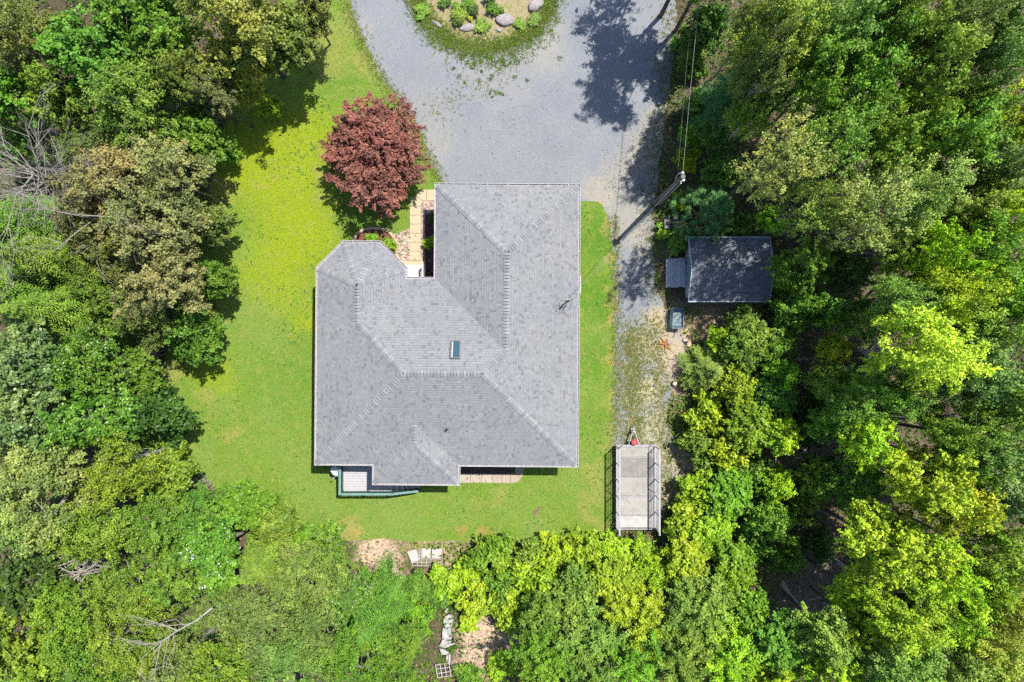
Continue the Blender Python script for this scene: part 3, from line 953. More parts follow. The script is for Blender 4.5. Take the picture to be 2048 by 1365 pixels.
# service mast on the east slope
pe = PL[0]
t2, d2 = on_plane(pe, (1128.5, 605.5))
b_ = pe.at(t2, d2)
mast_top = Vector((b_.x, b_.y, b_.z + 1.05))
mb = MB().tube([b_ - Vector((0, 0, .1)), mast_top], .032, 8)
mst = rel(mb.build('service_mast', M['grey_metal']), house)
mst['label'] = 'electric service mast with looped black cables on east slope'
w_ = MB().tube([mast_top, mast_top + Vector((.02, .02, .1)), mast_top + Vector((.1, .06, .08)), mast_top + Vector((.14, .08, -.02))], [.05, .06, .055, .05], 8).build('weatherhead', M['black'], smooth=True); w_.parent = mst
ins = mast_top + Vector((.10, .12, -.2))
i_ = MB().lathe([(.02, -.05), (.055, -.05), (.055, 0), (.035, .01), (.055, .02), (.055, .06), (.02, .07)], ins, 10).build('insulator', M['white_trim']); i_.parent = mst
def loop_pts(c, r, a0, a1, tilt=0.0, n=12):
    return [c + Vector((r * math.cos(a0 + (a1 - a0) * k / n), r * math.sin(a0 + (a1 - a0) * k / n), tilt * math.sin(math.pi * k / n))) for k in range(n + 1)]
for c, r, a0, a1 in ((mast_top + Vector((.12, -.1, -.1)), .16, 1.6, 7.6), (mast_top + Vector((-.16, -.08, -.2)), .18, .6, 4.6), (mast_top + Vector((-.22, -.3, -.4)), .12, 2.2, 6.2)):
    l_ = MB().tube(loop_pts(c, r, a0, a1, .1), .012, 5).build('cable_loop', M['wire']); l_.parent = mst
b2 = MB().tube([pe.at(t2, d2, .3), pe.at(t2, d2, .5) + Vector((-.3, -.3, -.25))], .012, 5).build('stay', M['wire']); b2.parent = mst

# ================================================================== THINGS ROUND THE HOUSE
def part(mb, name, mat, parent, smooth=False):
    return rel(mb.build(name, mat, smooth=smooth), parent)

# ---- back deck with stair
DZ, RZ = .80, 1.72
def pxd(x, y, h): return Vector(P2(x, y, h))
dw = pxd(679.5, 935, RZ).x; ds = pxd(679.5, 989, RZ).y
de = pxd(781, 989, RZ).x
wall_s = wl[0].y if True else 0
dn = min(wl[0].y, wl[1].y) - .012
deck = empty('back_deck', ((dw + de) / 2, (dn + ds) / 2, 0))
tag(deck, 'grey-white plank deck with teal railing and stair behind the house', 'deck')
npl = int((dn - ds + .05) / .145)
dx0, dx1 = dw - .04, de + .0
for q in range(npl):
    y = dn - .0725 - q * .145
    x1 = dx1
    part(MB().box(((dx0 + x1) / 2, y, DZ - .02), (x1 - dx0, .137, .038)), 'plank', M['deck'], deck)
part(MB().box(((dx0 + dx1) / 2, ds + .05, DZ - .17), (dx1 - dx0, .04, .24)).box((dx0 + .03, (dn + ds) / 2, DZ - .17), (.04, dn - ds - .2, .24)).box((dx1 - .03, (dn + ds) / 2, DZ - .17), (.04, dn - ds - .2, .24)), 'joist', M['dark_teal'], deck)
posts = [(dw, dn - .12), (dw, (dn + ds) / 2), (dw, ds), ((dw + de) / 2, ds), (de, ds)]
for x, y in posts:
    part(MB().box((x, y, (RZ - .04) / 2), (.09, .09, RZ - .04)), 'post', M['dark_teal'], deck)
part(MB().box((dw, (dn + ds) / 2 - .05, RZ - .018), (.12, dn - ds + .0, .036)), 'top_rail', M['teal'], deck)
part(MB().box(((dw + de) / 2 + .077, ds, RZ - .018), (de - dw - .02, .12, .036)), 'top_rail', M['teal'], deck)
for z in (DZ + .12, RZ - .10):
    part(MB().box((dw, (dn + ds) / 2, z), (.04, dn - ds - .15, .07)), 'rail', M['dark_teal'], deck)
    part(MB().box(((dw + de) / 2, ds, z), (de - dw - .1, .04, .07)), 'rail', M['dark_teal'], deck)
bal = MB().box((0, 0, 0), (.035, .035, RZ - DZ - .1)).mesh('baluster'); bal.materials.append(M['dark_teal'])
zc = (RZ + DZ) / 2
k = 0
y = ds + .13
while y < dn - .2:
    o = link('baluster', bal); o.location = (dw, y, zc); rel(o, deck); y += .125
x = dw + .13
while x < de - .06:
    o = link('baluster', bal); o.location = (x, ds, zc); rel(o, deck); x += .125
# stair going down to the east
st_n = 5; run = .28
sy0, sy1 = ds - .02, ds + 1.05
for q in range(st_n):
    zt = DZ - (q + 1) * DZ / (st_n + 1)
    part(MB().box((dx1 + .02 + run * (q + .5), (sy0 + sy1) / 2, zt - .02), (run - .012, sy1 - sy0, .04)), 'tread', M['deck'], deck)
ex_ = dx1 + run * st_n
ang = math.atan2(DZ * .92, run * st_n)
for yy in (sy0 + .03, sy1 - .03):
    mb = MB()
    mb.add([(dx1, yy - .02, DZ - .04), (dx1, yy - .02, DZ - .3), (ex_, yy - .02, 0), (ex_ + .1, yy - .02, .12), (dx1, yy + .02, DZ - .04), (dx1, yy + .02, DZ - .3), (ex_, yy + .02, 0), (ex_ + .1, yy + .02, .12)],
           [(0, 1, 2, 3), (7, 6, 5, 4), (0, 4, 5, 1), (1, 5, 6, 2), (2, 6, 7, 3), (3, 7, 4, 0)])
    part(mb, 'stringer', M['dark_teal'], deck)
p0 = Vector((de + .08, ds, RZ - .02)); p1 = Vector((ex_, ds + .02, RZ - DZ + .06))
dv = p1 - p0
rm = Matrix.Rotation(0, 3, 'Z')
rot = Vector((1, 0, 0)).rotation_difference(dv.normalized()).to_matrix()
part(MB().box((p0 + p1) / 2, (dv.length, .12, .036), M=rot), 'stair_rail', M['teal'], deck)
part(MB().box((ex_ - .03, ds, (RZ - DZ) / 2), (.09, .09, RZ - DZ)), 'post', M['dark_teal'], deck)
for q in range(9):
    f = (q + .6) / 9.6
    c = p0 + dv * f
    o = link('baluster', bal); o.location = (c.x, c.y, c.z - .48); rel(o, deck)

# satellite dish by the deck
dp = Vector(P(671.5, 943.5, 1.35))
dish = empty('satellite_dish', (dp.x, dp.y, 0))
tag(dish, 'pale round satellite dish beside the deck railing', 'satellite dish')
mb = MB()
n = 20; rings = 5
tl = Vector((-.25, -.5, 1)).normalized()
qd = Vector((0, 0, 1)).rotation_difference(tl)
vs = [dp + qd @ Vector((0, 0, -.07))]; fs = []
for r_ in range(1, rings + 1):
    rr = .31 * r_ / rings
    for k in range(n):
        a = 2 * math.pi * k / n
        vs.append(dp + qd @ Vector((rr * math.cos(a), rr * 1.08 * math.sin(a), -.07 + .07 * (r_ / rings) ** 2)))
for k in range(n): fs.append((0, 1 + k, 1 + (k + 1) % n))
for r_ in range(rings - 1):
    for k in range(n):
        fs.append((1 + r_ * n + k, 1 + (r_ + 1) * n + k, 1 + (r_ + 1) * n + (k + 1) % n, 1 + r_ * n + (k + 1) % n))
ob = part(mb.add(vs, fs), 'reflector', plain('dish_paint', (.55, .56, .62), .5, .4, .06, 5), dish, True)
md = ob.modifiers.new('thick', 'SOLIDIFY'); md.thickness = .012
part(MB().tube([(dp.x + .02, dp.y, 0), (dp.x + .02, dp.y, 1.0), dp + qd @ Vector((0, 0, -.1))], .025, 8), 'mast', M['grey_metal'], dish)
part(MB().tube([dp + qd @ Vector((0, -.3, 0)), dp + qd @ Vector((0, -.2, .35))], .012, 6), 'feed_arm', M['grey_metal'], dish)
part(MB().box(dp + qd @ Vector((0, -.18, .37)), (.07, .07, .09)), 'feed_horn', M['grey_metal'], dish)

# ---- front porch with railing
c0 = P2(806, 566, .35); c1 = P2(851, 530.5, .35)
porch = empty('front_porch', ((c0[0] + c1[0]) / 2, (c0[1] + c1[1]) / 2, 0))
tag(porch, 'white painted porch landing with white railing at the front door', 'porch')
yb = min(wl[8].y, wl[9].y) + .012
part(MB().prism([(c0[0], yb), (c1[0], yb), (c1[0], c1[1]), (c0[0], c1[1])], 0.0, .35), 'landing', M['porch'], porch)
part(MB().prism([P2(808, 530.8, .18), P2(850, 530.8, .18), P2(850, 522.5, .18), P2(808, 522.5, .18)], 0.0, .18), 'step', M['paver'], porch)
rx = c1[0] - .06
for yy in (c1[1] - .06, (c1[1] + yb) / 2, yb + .25):
    part(MB().box((rx, yy, .35 + .45), (.07, .07, .9)), 'post', M['white_trim'], porch)
part(MB().box((rx, (c1[1] + yb) / 2 + .07, 1.27), (.09, c1[1] - yb - .15, .04)), 'top_rail', M['white_trim'], porch)
part(MB().box((rx, (c1[1] + yb) / 2 + .07, .47), (.05, c1[1] - yb - .15, .05)), 'bottom_rail', M['white_trim'], porch)
y = c1[1] - .15
while y > yb + .2:
    part(MB().box((rx, y, .86), (.03, .03, .78)), 'baluster', M['white_trim'], porch); y -= .12

# ---- front walkway of slabs
walk = empty('front_walkway', (*P2(831, 460), 0))
tag(walk, 'tan concrete slab walkway curving from the driveway to the porch', 'walkway')
def slab(poly, z0, z1, mat, parent, shrink=.012):
    pts = [Vector(P2(x, y)) for x, y in poly]
    c = sum(pts, Vector((0, 0))) / len(pts)
    pts = [p + (c - p).normalized() * shrink for p in pts]
    n_ = len(pts)
    area = sum(pts[i].x * pts[(i + 1) % n_].y - pts[(i + 1) % n_].x * pts[i].y for i in range(n_))
    if area < 0: pts = pts[::-1]
    top = [p + (c - p).normalized() * .012 for p in pts]
    vs = [(p.x, p.y, z0) for p in pts] + [(p.x, p.y, z1 - .01) for p in pts] + [(p.x, p.y, z1) for p in top]
    fs = [tuple(range(2 * n_, 3 * n_))]
    for b in (0, n_):
        fs += [(b + i, b + (i + 1) % n_, b + n_ + (i + 1) % n_, b + n_ + i) for i in range(n_)]
    return part(MB().add(vs, fs), 'slab', mat, parent)
ys = [413, 431, 449, 467, 485, 503, 522]
for a, b in zip(ys, ys[1:]):
    slab([(819.5, a), (842, a), (842, b), (819.5, b)], .012, .055, M['paver'], walk)
slab([(819.5, 413), (842, 413), (843.5, 408), (847, 403.5), (831, 390.5), (824, 399), (821, 406)], .012, .055, M['paver'], walk)
slab([(831, 390.5), (847, 403.5), (850, 402.3), (853, 402), (853, 379.5), (846, 380), (838, 384)], .012, .055, M['paver'], walk)
slab([(853, 379.5), (875, 379.5), (875, 402), (853, 402)], .012, .055, M['paver'], walk)
slab([(875, 379.5), (893, 379.5), (893, 402), (875, 402)], .012, .055, M['paver'], walk)

# ---- back walkway
walk2 = empty('back_walkway', (*P2(985, 957), 0))
tag(walk2, 'short pinkish slab walkway in the grass along the rear wall', 'walkway')
for a, b in ((915, 941), (941, 963), (963, 985)):
    slab([(a, 947.5), (b, 947.5), (b, 966), (a, 966.5)], .012, .05, M['slab_stained'], walk2)
for a, b in ((985, 1004), (1004, 1021)):
    slab([(a, 947.5), (b, 947.5), (b, 967), (a, 966.5)], .012, .05, M['paver_pink'], walk2)
slab([(1021, 947.5), (1034, 950), (1041, 958), (1036, 963.5), (1029, 966.5), (1021, 967)], .012, .05, M['paver_pink'], walk2)
slab([(1034, 949.5), (1030, 944), (1047.5, 944), (1046.5, 951), (1041, 958)], .012, .05, M['paver_pink'], walk2)
slab([(1030, 928), (1048, 928), (1048, 944), (1030, 944)], .012, .05, M['paver_pink'], walk2)

# ---- planting beds
def bed(name, px, z, mat, label=None):
    o = sheet(name, rough_edge([P2(x, y) for x, y in px], .02, .15, 5), z, mat)
    tag(o, kind='structure')
    return o
bed('mulch_bed', [(708, 500), (710, 482), (716, 470), (726, 463), (745, 460), (768, 462), (781, 469), (788, 480), (791, 500), (790, 520), (740, 530)], .030, M['mulch_red'])
bed('mulch_bed', [(850, 429), (880, 429), (890, 565), (850, 565)], .030, M['mulch_dark'])
bed('mulch_bed', [(915, 915), (1030, 915), (1030, 947), (915, 947)], .030, M['mulch_dark'])
bed('pebble_bed', [(786, 472), (796, 466), (812, 462), (819.4, 456), (819.4, 540), (800, 545), (780, 530), (786, 500)], .022, M['pebble'])
bed('pebble_bed', [(842, 412), (846, 405), (852, 402.5), (885, 402.5), (885, 429), (850, 429), (850, 536), (842, 536)], .022, M['pebble'])
edge = empty('bed_edging', (*P2(750, 470), 0))
tag(edge, 'curved edging of tan stone blocks round the bay mulch bed', 'edging')
ep = [(704, 492), (707, 481), (713, 470), (722, 462.5), (734, 458.5), (747, 457), (760, 457.8), (771, 460.5), (780, 465), (786, 473), (790.5, 483), (792, 495), (792, 506)]
for a, b in zip(ep, ep[1:]):
    A, B = Vector(P2(*a)), Vector(P2(*b))
    c = (A + B) / 2; e = B - A
    part(MB().box((c.x, c.y, .06), (e.length - .012, .14, .12), math.atan2(e.y, e.x)), 'block', M['edging'], edge)

def scatter_in(px, n, seed):
    poly = [P2(x, y) for x, y in px]
    rng = np.random.default_rng(seed)
    a = np.array(poly); lo, hi = a.min(0), a.max(0)
    p = rng.uniform(lo, hi, (n * 3, 2))
    p = p[inside(poly, p[:, 0], p[:, 1])][:n]
    return p, rng
def pebbles(name, px, n, seed):
    p, rng = scatter_in(px, n, seed)
    mb = MB()
    base = [(1, 0, 0), (.3, .95, 0), (-.8, .6, 0), (-.8, -.6, 0), (.3, -.95, 0), (0, 0, .8)]
    for x, y in p:
        s_ = rng.uniform(.022, .05); a = rng.uniform(0, 6.28); st = rng.uniform(.6, 1)
        vs = [(x + (bx * math.cos(a) - by * st * math.sin(a)) * s_, y + (bx * math.sin(a) + by * st * math.cos(a)) * s_, .024 + bz * s_) for bx, by, bz in base]
        mb.add(vs, [(0, 1, 5), (1, 2, 5), (2, 3, 5), (3, 4, 5), (4, 0, 5)])
    g = G('loose_pebble'); r = g.noise(g.pos(), 30, 1); vo = g.n('ShaderNodeTexVoronoi', {'Vector': g.pos(), 'Scale': 14.0}).outputs['Color']
    lum = g.n('ShaderNodeSeparateColor', {0: vo}).outputs[0]
    mt = g.done(g.bsdf(g.mix(lum, (.20, .12, .10), (.62, .50, .42)), .85, .2))
    o = mb.build(name, mt)
    return tag(o, 'loose pinkish pebbles spread beside the front walkway', 'pebbles', kind='stuff')
pebbles('pebbles', [(786, 472), (796, 466), (812, 462), (819.4, 456), (819.4, 540), (800, 545), (780, 530), (786, 500)], 2200, 3)
pebbles('pebbles', [(842, 412), (846, 405), (852, 402.5), (880, 402.5), (880, 429), (850, 429), (850, 536), (842, 536)], 1600, 4)

# ---- side stoop
sx0 = wl[5].x + .012
a = P2(1162, 551, .55); b = P2(1162, 587, .55)
stoop = empty('side_stoop', (a[0] - .4, (a[1] + b[1]) / 2, 0))
tag(stoop, 'small white slatted stoop at the east side door', 'stoop')
n = 8; ln = (a[1] - b[1]) / n
for q in range(n):
    part(MB().box(((sx0 + a[0]) / 2, b[1] + ln * (q + .5), .53), (a[0] - sx0, ln - .018, .04)), 'slat', M['white_trim'], stoop)
for yy in (b[1] + .05, a[1] - .05):
    part(MB().box((a[0] - .05, yy, .253), (.08, .08, .505)), 'leg', M['white_trim'], stoop)
part(MB().box((a[0] - .02, (a[1] + b[1]) / 2, .44), (.03, a[1] - b[1] - .02, .13)), 'skirt', M['white_trim'], stoop)

# ---- utility pole
PH = 7.5
pb = Vector(P(1366.5, 353, PH))
pole = empty('utility_pole', (pb.x, pb.y, 0))
tag(pole, 'grey wooden utility pole between the driveway and the shed', 'pole')
part(MB().tube([(pb.x, pb.y, -.3), (pb.x, pb.y, PH * .5), (pb.x, pb.y, PH)], [.15, .125, .105], 12), 'shaft', M['pole'], pole)
part(MB().tube([(pb.x + .15, pb.y - .13, .1), (pb.x + .125, pb.y - .11, PH - 1.1)], .028, 8), 'conduit', M['white_trim'], pole)
part(MB().lathe([(.03, -.08), (.07, -.08), (.07, 0), (.05, .01), (.07, .03), (.07, .08), (.02, .1)], (pb.x - .02, pb.y + .17, PH - .06), 10), 'insulator', M['white_trim'], pole)
part(MB().lathe([(.02, -.06), (.05, -.06), (.05, .06), (.02, .08)], (pb.x - .03, pb.y - .17, PH - .4), 10), 'insulator', M['grey_metal'], pole)
part(MB().tube([(pb.x - .02, pb.y + .17, PH), (pb.x - .2, pb.y + .14, PH - .05), (pb.x - .3, pb.y - .02, PH - .3), (pb.x - .2, pb.y - .16, PH - .8), (pb.x - .12, pb.y - .1, PH - 1.3)], .022, 6), 'jumper_cable', M['cable'], pole)
part(MB().box((pb.x + .1, pb.y - .1, PH - .5), (.12, .08, .25)), 'bracket', M['grey_metal'], pole)

def cable(name, a, b, sag, r, mat, label, cat='cable'):
    a, b = Vector(a), Vector(b)
    pts = []
    for k in range(25):
        f = k / 24
        p = a.lerp(b, f); p.z -= sag * 4 * f * (1 - f)
        pts.append(p)
    return tag(MB().tube(pts, r, 5).build(name, mat), label, cat)
far = Vector(P(1408, -60, 8.2)); far2 = far + (far - pb) * .8; far2.z = 8.6
cable('power_cable', (pb.x - .02, pb.y + .17, PH), far2, .25, .010, M['cable'], 'thick pale overhead cable running up from the pole top')
f3 = Vector(P(1397, -60, 7.4)); f4 = f3 + (f3 - pb) * .8; f4.z = 7.6
cable('telephone_wire', (pb.x - .16, pb.y + .1, PH - .5), f4, .35, .0045, M['cable'], 'thin overhead wire left of the thick cable', 'wire')
cable('service_wire', (pb.x - .1, pb.y - .12, PH - .45), ins, .45, .010, M['cable'], 'service wire hanging from the pole to the house roof mast', 'wire')

# ---- shed
SH = 2.25; SR = 2.95
sxw = P2(1370.5, 545, 0)[0]; syn = P2(1370, 496, 0)[1]; sys_ = P2(1370, 596, 0)[1]
sxe = sxw + 3.85
shed = empty('garden_shed', ((sxw + sxe) / 2, (syn + sys_) / 2, 0), 0)
tag(shed, 'pale blue garden shed with dark gable roof in tree shade', 'shed')
ym = (syn + sys_) / 2
mb = MB().prism([(sxw, sys_), (sxe, sys_), (sxe, syn), (sxw, syn)], 0, SH - .02)
for x in (sxw, sxe):
    pass
vs = [(sxw, sys_, SH - .02), (sxw, syn, SH - .02), (sxw, ym, SR - .06), (sxe, sys_, SH - .02), (sxe, syn, SH - .02), (sxe, ym, SR - .06)]
mb.add(vs, [(0, 2, 1), (3, 4, 5)])
part(mb, 'wall', M['shed_blue'], shed)
dr_ = part(MB().box((sxw - .015, ym, 1.02), (.03, 1.62, 1.95)), 'door', M['shed_door'], shed)
mb = MB().box((sxw - .02, ym - .86, 1.03), (.04, .09, 2.0)).box((sxw - .02, ym + .86, 1.03), (.04, .09, 2.0)).box((sxw - .02, ym, 2.05), (.042, 1.8, .09))
part(mb, 'door_trim', M['white_trim'], shed)
h_ = MB().box((sxw - .05, ym + .06, 1.0), (.05, .03, .14)).build('handle', M['grey_metal']); h_.parent = dr_
ov = .30
sl = (SR - SH) / ((syn - sys_) / 2)
ox0, ox1 = sxw - .27, sxe + .22
oy = (syn - sys_) / 2 + ov
def sp(x, f, side, lift=0.0):
    """point on the shed roof: f metres from ridge in plan"""
    n_ = Vector((0, side * sl, 1)).normalized()
    return Vector((x, ym + side * f, SR - sl * f)) + n_ * lift
mb = MB()
for side in (-1, 1):
    q = [sp(ox0, 0, side), sp(ox1, 0, side), sp(ox1, oy, side), sp(ox0, oy, side)]
    q2 = [p - Vector((0, 0, .06)) for p in q]
    mb.add(q + q2, [(0, 1, 2, 3), (7, 6, 5, 4), (0, 4, 5, 1), (1, 5, 6, 2), (2, 6, 7, 3), (3, 7, 4, 0)])
sroof = part(mb, 'roof', M['roof_under'], shed)
rsh = random.Random(4)
cfs = 1 / math.sqrt(1 + sl * sl)
rows = int(oy / (.145 * cfs))
ex_p = oy / rows
nsh = 0
for side in (-1, 1):
    for j in range(rows):
        f1 = oy - j * ex_p; f0 = f1 - ex_p
        x = ox0 - rsh.uniform(0, .3)
        while x < ox1:
            u = x + .33
            a_, b_ = max(x, ox0) + .002, min(u, ox1) - .002
            x = u
            if b_ - a_ < .03: continue
            lf = rsh.uniform(.016, .021)
            A, B, Cc, D = sp(a_, f1 + .006, side, lf), sp(b_, f1 + .006, side, lf), sp(b_, f0, side, .005), sp(a_, f0, side, .005)
            A2, B2 = sp(a_, f1 + .006, side, .002), sp(b_, f1 + .006, side, .002)
            fs_ = [(0, 1, 2, 3), (4, 5, 1, 0)] if side < 0 else [(3, 2, 1, 0), (0, 1, 5, 4)]
            o = MB().add([A, B, Cc, D, A2, B2], fs_).build('shingle', M['shed_shingle'])
            o.parent = sroof; nsh += 1
for q in range(int((ox1 - ox0) / .16)):
    x = ox0 + q * .16
    vs = []
    for dx, lf in ((0, .04), (.19, .024)):
        vs += [sp(min(x + dx, ox1), .14, -1, lf), sp(min(x + dx, ox1), 0, 1, lf + .004), sp(min(x + dx, ox1), .14, 1, lf)]
    o = MB().add(vs, [(0, 1, 4, 3), (1, 2, 5, 4)]).build('ridge_cap', M['shed_shingle']); o.parent = sroof
for side in (-1, 1):
    a_ = sp(ox0, oy, side); b_ = sp(ox1, oy, side)
    part(MB().box(((ox0 + ox1) / 2, a_.y + side * .025, a_.z - .03), (ox1 - ox0 + .06, .045, .13)), 'fascia', M['shed_blue'], shed)
    for x in (ox0 - .016, ox1 + .016):
        p_, q_ = sp(x, 0.0, side), sp(x, oy, side)
        dv_ = q_ - p_
        rt_ = Vector((0, 1, 0)).rotation_difference(dv_.normalized()).to_matrix()
        part(MB().box((p_ + q_) / 2 - Vector((0, 0, .03)), (.03, dv_.length, .13), M=rt_), 'bargeboard', M['shed_blue'], shed)

# platform in front of the shed
plat = empty('wooden_ramp', (*P2(1350, 546), 0))
tag(plat, 'weathered grey plank platform at the shed door', 'platform')
xa, xb = P2(1331.5, 546, .22)[0], sxw - .045
yt, yb_ = P2(1350, 517, .22)[1], P2(1350, 575, .22)[1]
nb = 8; wdt = (xb - xa) / nb
for q in range(nb):
    jit = rsh.uniform(-.03, .03)
    zt = .20 if q < 4 else .245
    part(MB().box((xa + wdt * (q + .5), (yt + yb_) / 2 + jit, zt), (wdt - .014, yt - yb_, .04), rsh.uniform(-.006, .006)), 'plank', M['grey_wood'], plat)
for yy in (yt - .15, (yt + yb_) / 2, yb_ + .15):
    part(MB().box(((xa + xb) / 2, yy, .085), (xb - xa - .06, .09, .17)), 'bearer', M['grey_wood'], plat)

# black lidded bin
bp = Vector(P(1343, 446.5, .95))
bn = empty('wheeled_bin', (bp.x, bp.y, 0), .06)
tag(bn, 'black lidded wheeled bin standing in weeds near the pole', 'bin')
mb = MB()
lo = [(-.29, -.21), (.29, -.21), (.29, .21), (-.29, .21)]; hi = [(-.36, -.26), (.36, -.26), (.36, .26), (-.36, .26)]
mb.add([(x, y, .06) for x, y in lo] + [(x, y, .92) for x, y in hi], [(3, 2, 1, 0), (0, 1, 5, 4), (1, 2, 6, 5), (2, 3, 7, 6), (3, 0, 4, 7), (4, 5, 6, 7)])
def loc(o, parent): o.parent = parent; return o
loc(mb.build('body', M['dark_plastic']), bn)
mb = MB()
for i in range(6):
    x0 = -.39 + .13 * i
    hgt = .03 * math.sin(math.pi * (i + .5) / 6)
    mb.box((x0 + .065, 0, .945 + hgt), (.1295, .57, .045))
loc(mb.build('lid', M['dark_plastic']), bn)
loc(MB().tube([(.40, -.24, .93), (.46, -.24, .9), (.46, .24, .9), (.40, .24, .93)], .018, 6).build('handle', M['black']), bn)
for s_ in (-1, 1):
    loc(MB().tube([(.30, s_ * .24, .10), (.30, s_ * .30, .10)], .10, 12).build('wheel', M['rubber']), bn)
sk_ = Vector(P(1353, 462, .3))
tag(MB().tube([sk_ + Vector((.02, .1, .75)), sk_ + Vector((-.02, -.35, -.3))], .018, 6).build('wooden_stake', M['grey_wood']), 'thin pale stake leaning beside the black bin', 'stake')

# blue-green cart
cp_ = Vector(P(1354.5, 637, .55))
ct = empty('garden_cart', (cp_.x, cp_.y, 0), -.03)
tag(ct, 'blue-green plastic garden cart parked below the shed', 'cart')
mb = MB()
lo = [(-.26, -.44), (.27, -.44), (.27, .42), (-.26, .42)]
hi = [(-.30, -.58), (.34, -.60), (.36, .56), (-.26, .60)]
inn = [(x * .90, y * .93) for x, y in hi]
inl = [(x * .92, y * .92) for x, y in lo]
vs = [(x, y, .30) for x, y in lo] + [(x, y, .66) for x, y in hi] + [(x, y, .665) for x, y in inn] + [(x, y, .46) for x, y in inl]
fs = [(3, 2, 1, 0)]
for b_ in (0, 4, 8):
    fs += [(b_ + i, b_ + (i + 1) % 4, b_ + 4 + (i + 1) % 4, b_ + 4 + i) for i in range(4)]
fs.append((12, 13, 14, 15))
loc(mb.add(vs, fs).build('tub', M['bin_teal']), ct)
loc(MB().add([(-.31, -.59, .665), (-.40, -.45, .52), (-.42, 0, .48), (-.38, .5, .52), (-.27, .61, .665)], [(0, 4, 3, 2, 1)]).build('tub_lip', M['bin_teal']), ct)
for s_ in (-1, 1):
    loc(MB().tube([(s_ * .30, .1, .16), (s_ * .38, .1, .16)], .16, 14).build('wheel', M['rubber']), ct)
loc(MB().tube([(.1, -.45, .3), (.02, -.85, .2), (-.06, -1.05, .12)], .022, 6).build('handle', M['pink_wood']), ct)
for s_ in (-1, 1):
    loc(MB().box((s_ * .2, -.35, .15), (.05, .05, .3)).build('leg', M['grey_metal']), ct)

# ---- utility trailer
TZ = .58
tx0, tx1 = P2(1232.5, 975, TZ)[0], P2(1311.5, 975, TZ)[0]
ty1, ty0 = P2(1270, 892.5, TZ)[1], P2(1270, 1057.5, TZ)[1]
tr = empty('utility_trailer', ((tx0 + tx1) / 2, (ty0 + ty1) / 2, 0))
tag(tr, 'flatbed utility trailer with plywood floor and pale rail sides', 'trailer')
fx0, fx1 = tx0 + .07, tx1 - .07
yy = [P2(1270, v, TZ)[1] for v in (893.5, 915.5, 955, 993.5, 1031.5, 1057)]
for i in range(5):
    a_, b_ = yy[i], yy[i + 1]
    part(MB().box(((fx0 + fx1) / 2, (a_ + b_) / 2, TZ - .01), (fx1 - fx0 - .01, a_ - b_ - .075, .02)), 'floor_panel', M['plywood_pale'] if i in (4,) else M['plywood'], tr)
    part(MB().box(((fx0 + fx1) / 2, a_, TZ - .005), (fx1 - fx0 - .01, .042, .036)), 'cross_bar', M['frame_paint'], tr)
part(MB().box(((tx0 + tx1) / 2, ty1 + .03, TZ - .04), (tx1 - tx0, .06, .12)).box(((tx0 + tx1) / 2, ty0 - .03, TZ - .04), (tx1 - tx0, .06, .12))
     .box((tx0 + .03, (ty0 + ty1) / 2, TZ - .042), (.07, ty1 - ty0, .12)).box((tx1 - .03, (ty0 + ty1) / 2, TZ - .042), (.07, ty1 - ty0, .12)), 'chassis', M['frame_paint'], tr)
TT = TZ + 1.30
for x, sgn in ((tx0 + .02, -1), (tx1 - .02, 1)):
    for z in (TZ + .32, TZ + .64, TZ + .96):
        part(MB().box((x, (ty0 + ty1) / 2, z), (.028, ty1 - ty0, .035)), 'side_bar', M['frame_paint'], tr)
    part(MB().box((x, (ty0 + ty1) / 2 - .03, TT), (.085, ty1 - ty0 + .1, .06)), 'top_rail', M['frame_paint'], tr)
    for q in range(6):
        y = ty0 + .03 + (ty1 - ty0 - .06) * q / 5
        part(MB().box((x, y, TZ + .65), (.04, .045, 1.28)), 'post', M['frame_paint'], tr)
    part(MB().tube([(x, ty0 + 2.0, TZ + .1), (x, ty0 + 2.6, TT - .05)], .02, 6), 'brace', M['frame_paint'], tr)
    part(MB().tube([(x, ty1 + .04, TT - .02), (x - sgn * .35, ty1 + .05, TZ)], .018, 6), 'corner_brace', M['frame_paint'], tr)
    for dy in (-.45, .4):
        wc = (x - sgn * .22, (ty0 + ty1) / 2 + dy - .3, .25)
        wh = part(MB().tube([(wc[0] - .1, wc[1], wc[2]), (wc[0] + .1, wc[1], wc[2])], .25, 18), 'wheel', M['rubber'], tr)
        o = MB().tube([(wc[0] - .105, wc[1], wc[2]), (wc[0] + .105, wc[1], wc[2])], .15, 14).build('rim', M['grey_metal']); o.parent = wh
xm = (P2(1257, 892, .5)[0] + P2(1279, 892, .5)[0]) / 2
tp = Vector(P(1267.5, 861, .5))
for s_ in (-1, 1):
    part(MB().tube([(xm + s_ * .31, ty1 + .03, .5), (tp.x + s_ * .05, tp.y - .05, .5)], .035, 6), 'tongue_bar', M['frame_paint'], tr)
part(MB().tube([(tp.x, tp.y - .12, .5), (tp.x, tp.y + .18, .5)], [.06, .05], 8), 'coupler', M['frame_paint'], tr)
jk = part(MB().tube([(tp.x - .03, tp.y - .03, .05), (tp.x - .03, tp.y - .03, .95)], .04, 8), 'jack', M['grey_metal'], tr)
o = MB().tube([(tp.x - .03, tp.y - .03, .93), (tp.x - .2, tp.y + .02, .93)], .014, 6).build('crank', M['grey_metal']); o.parent = jk
part(MB().lathe([(.0, 0), (.09, 0), (.09, .02)], (tp.x - .03, tp.y - .03, .03), 12), 'jack_foot', M['grey_metal'], tr)
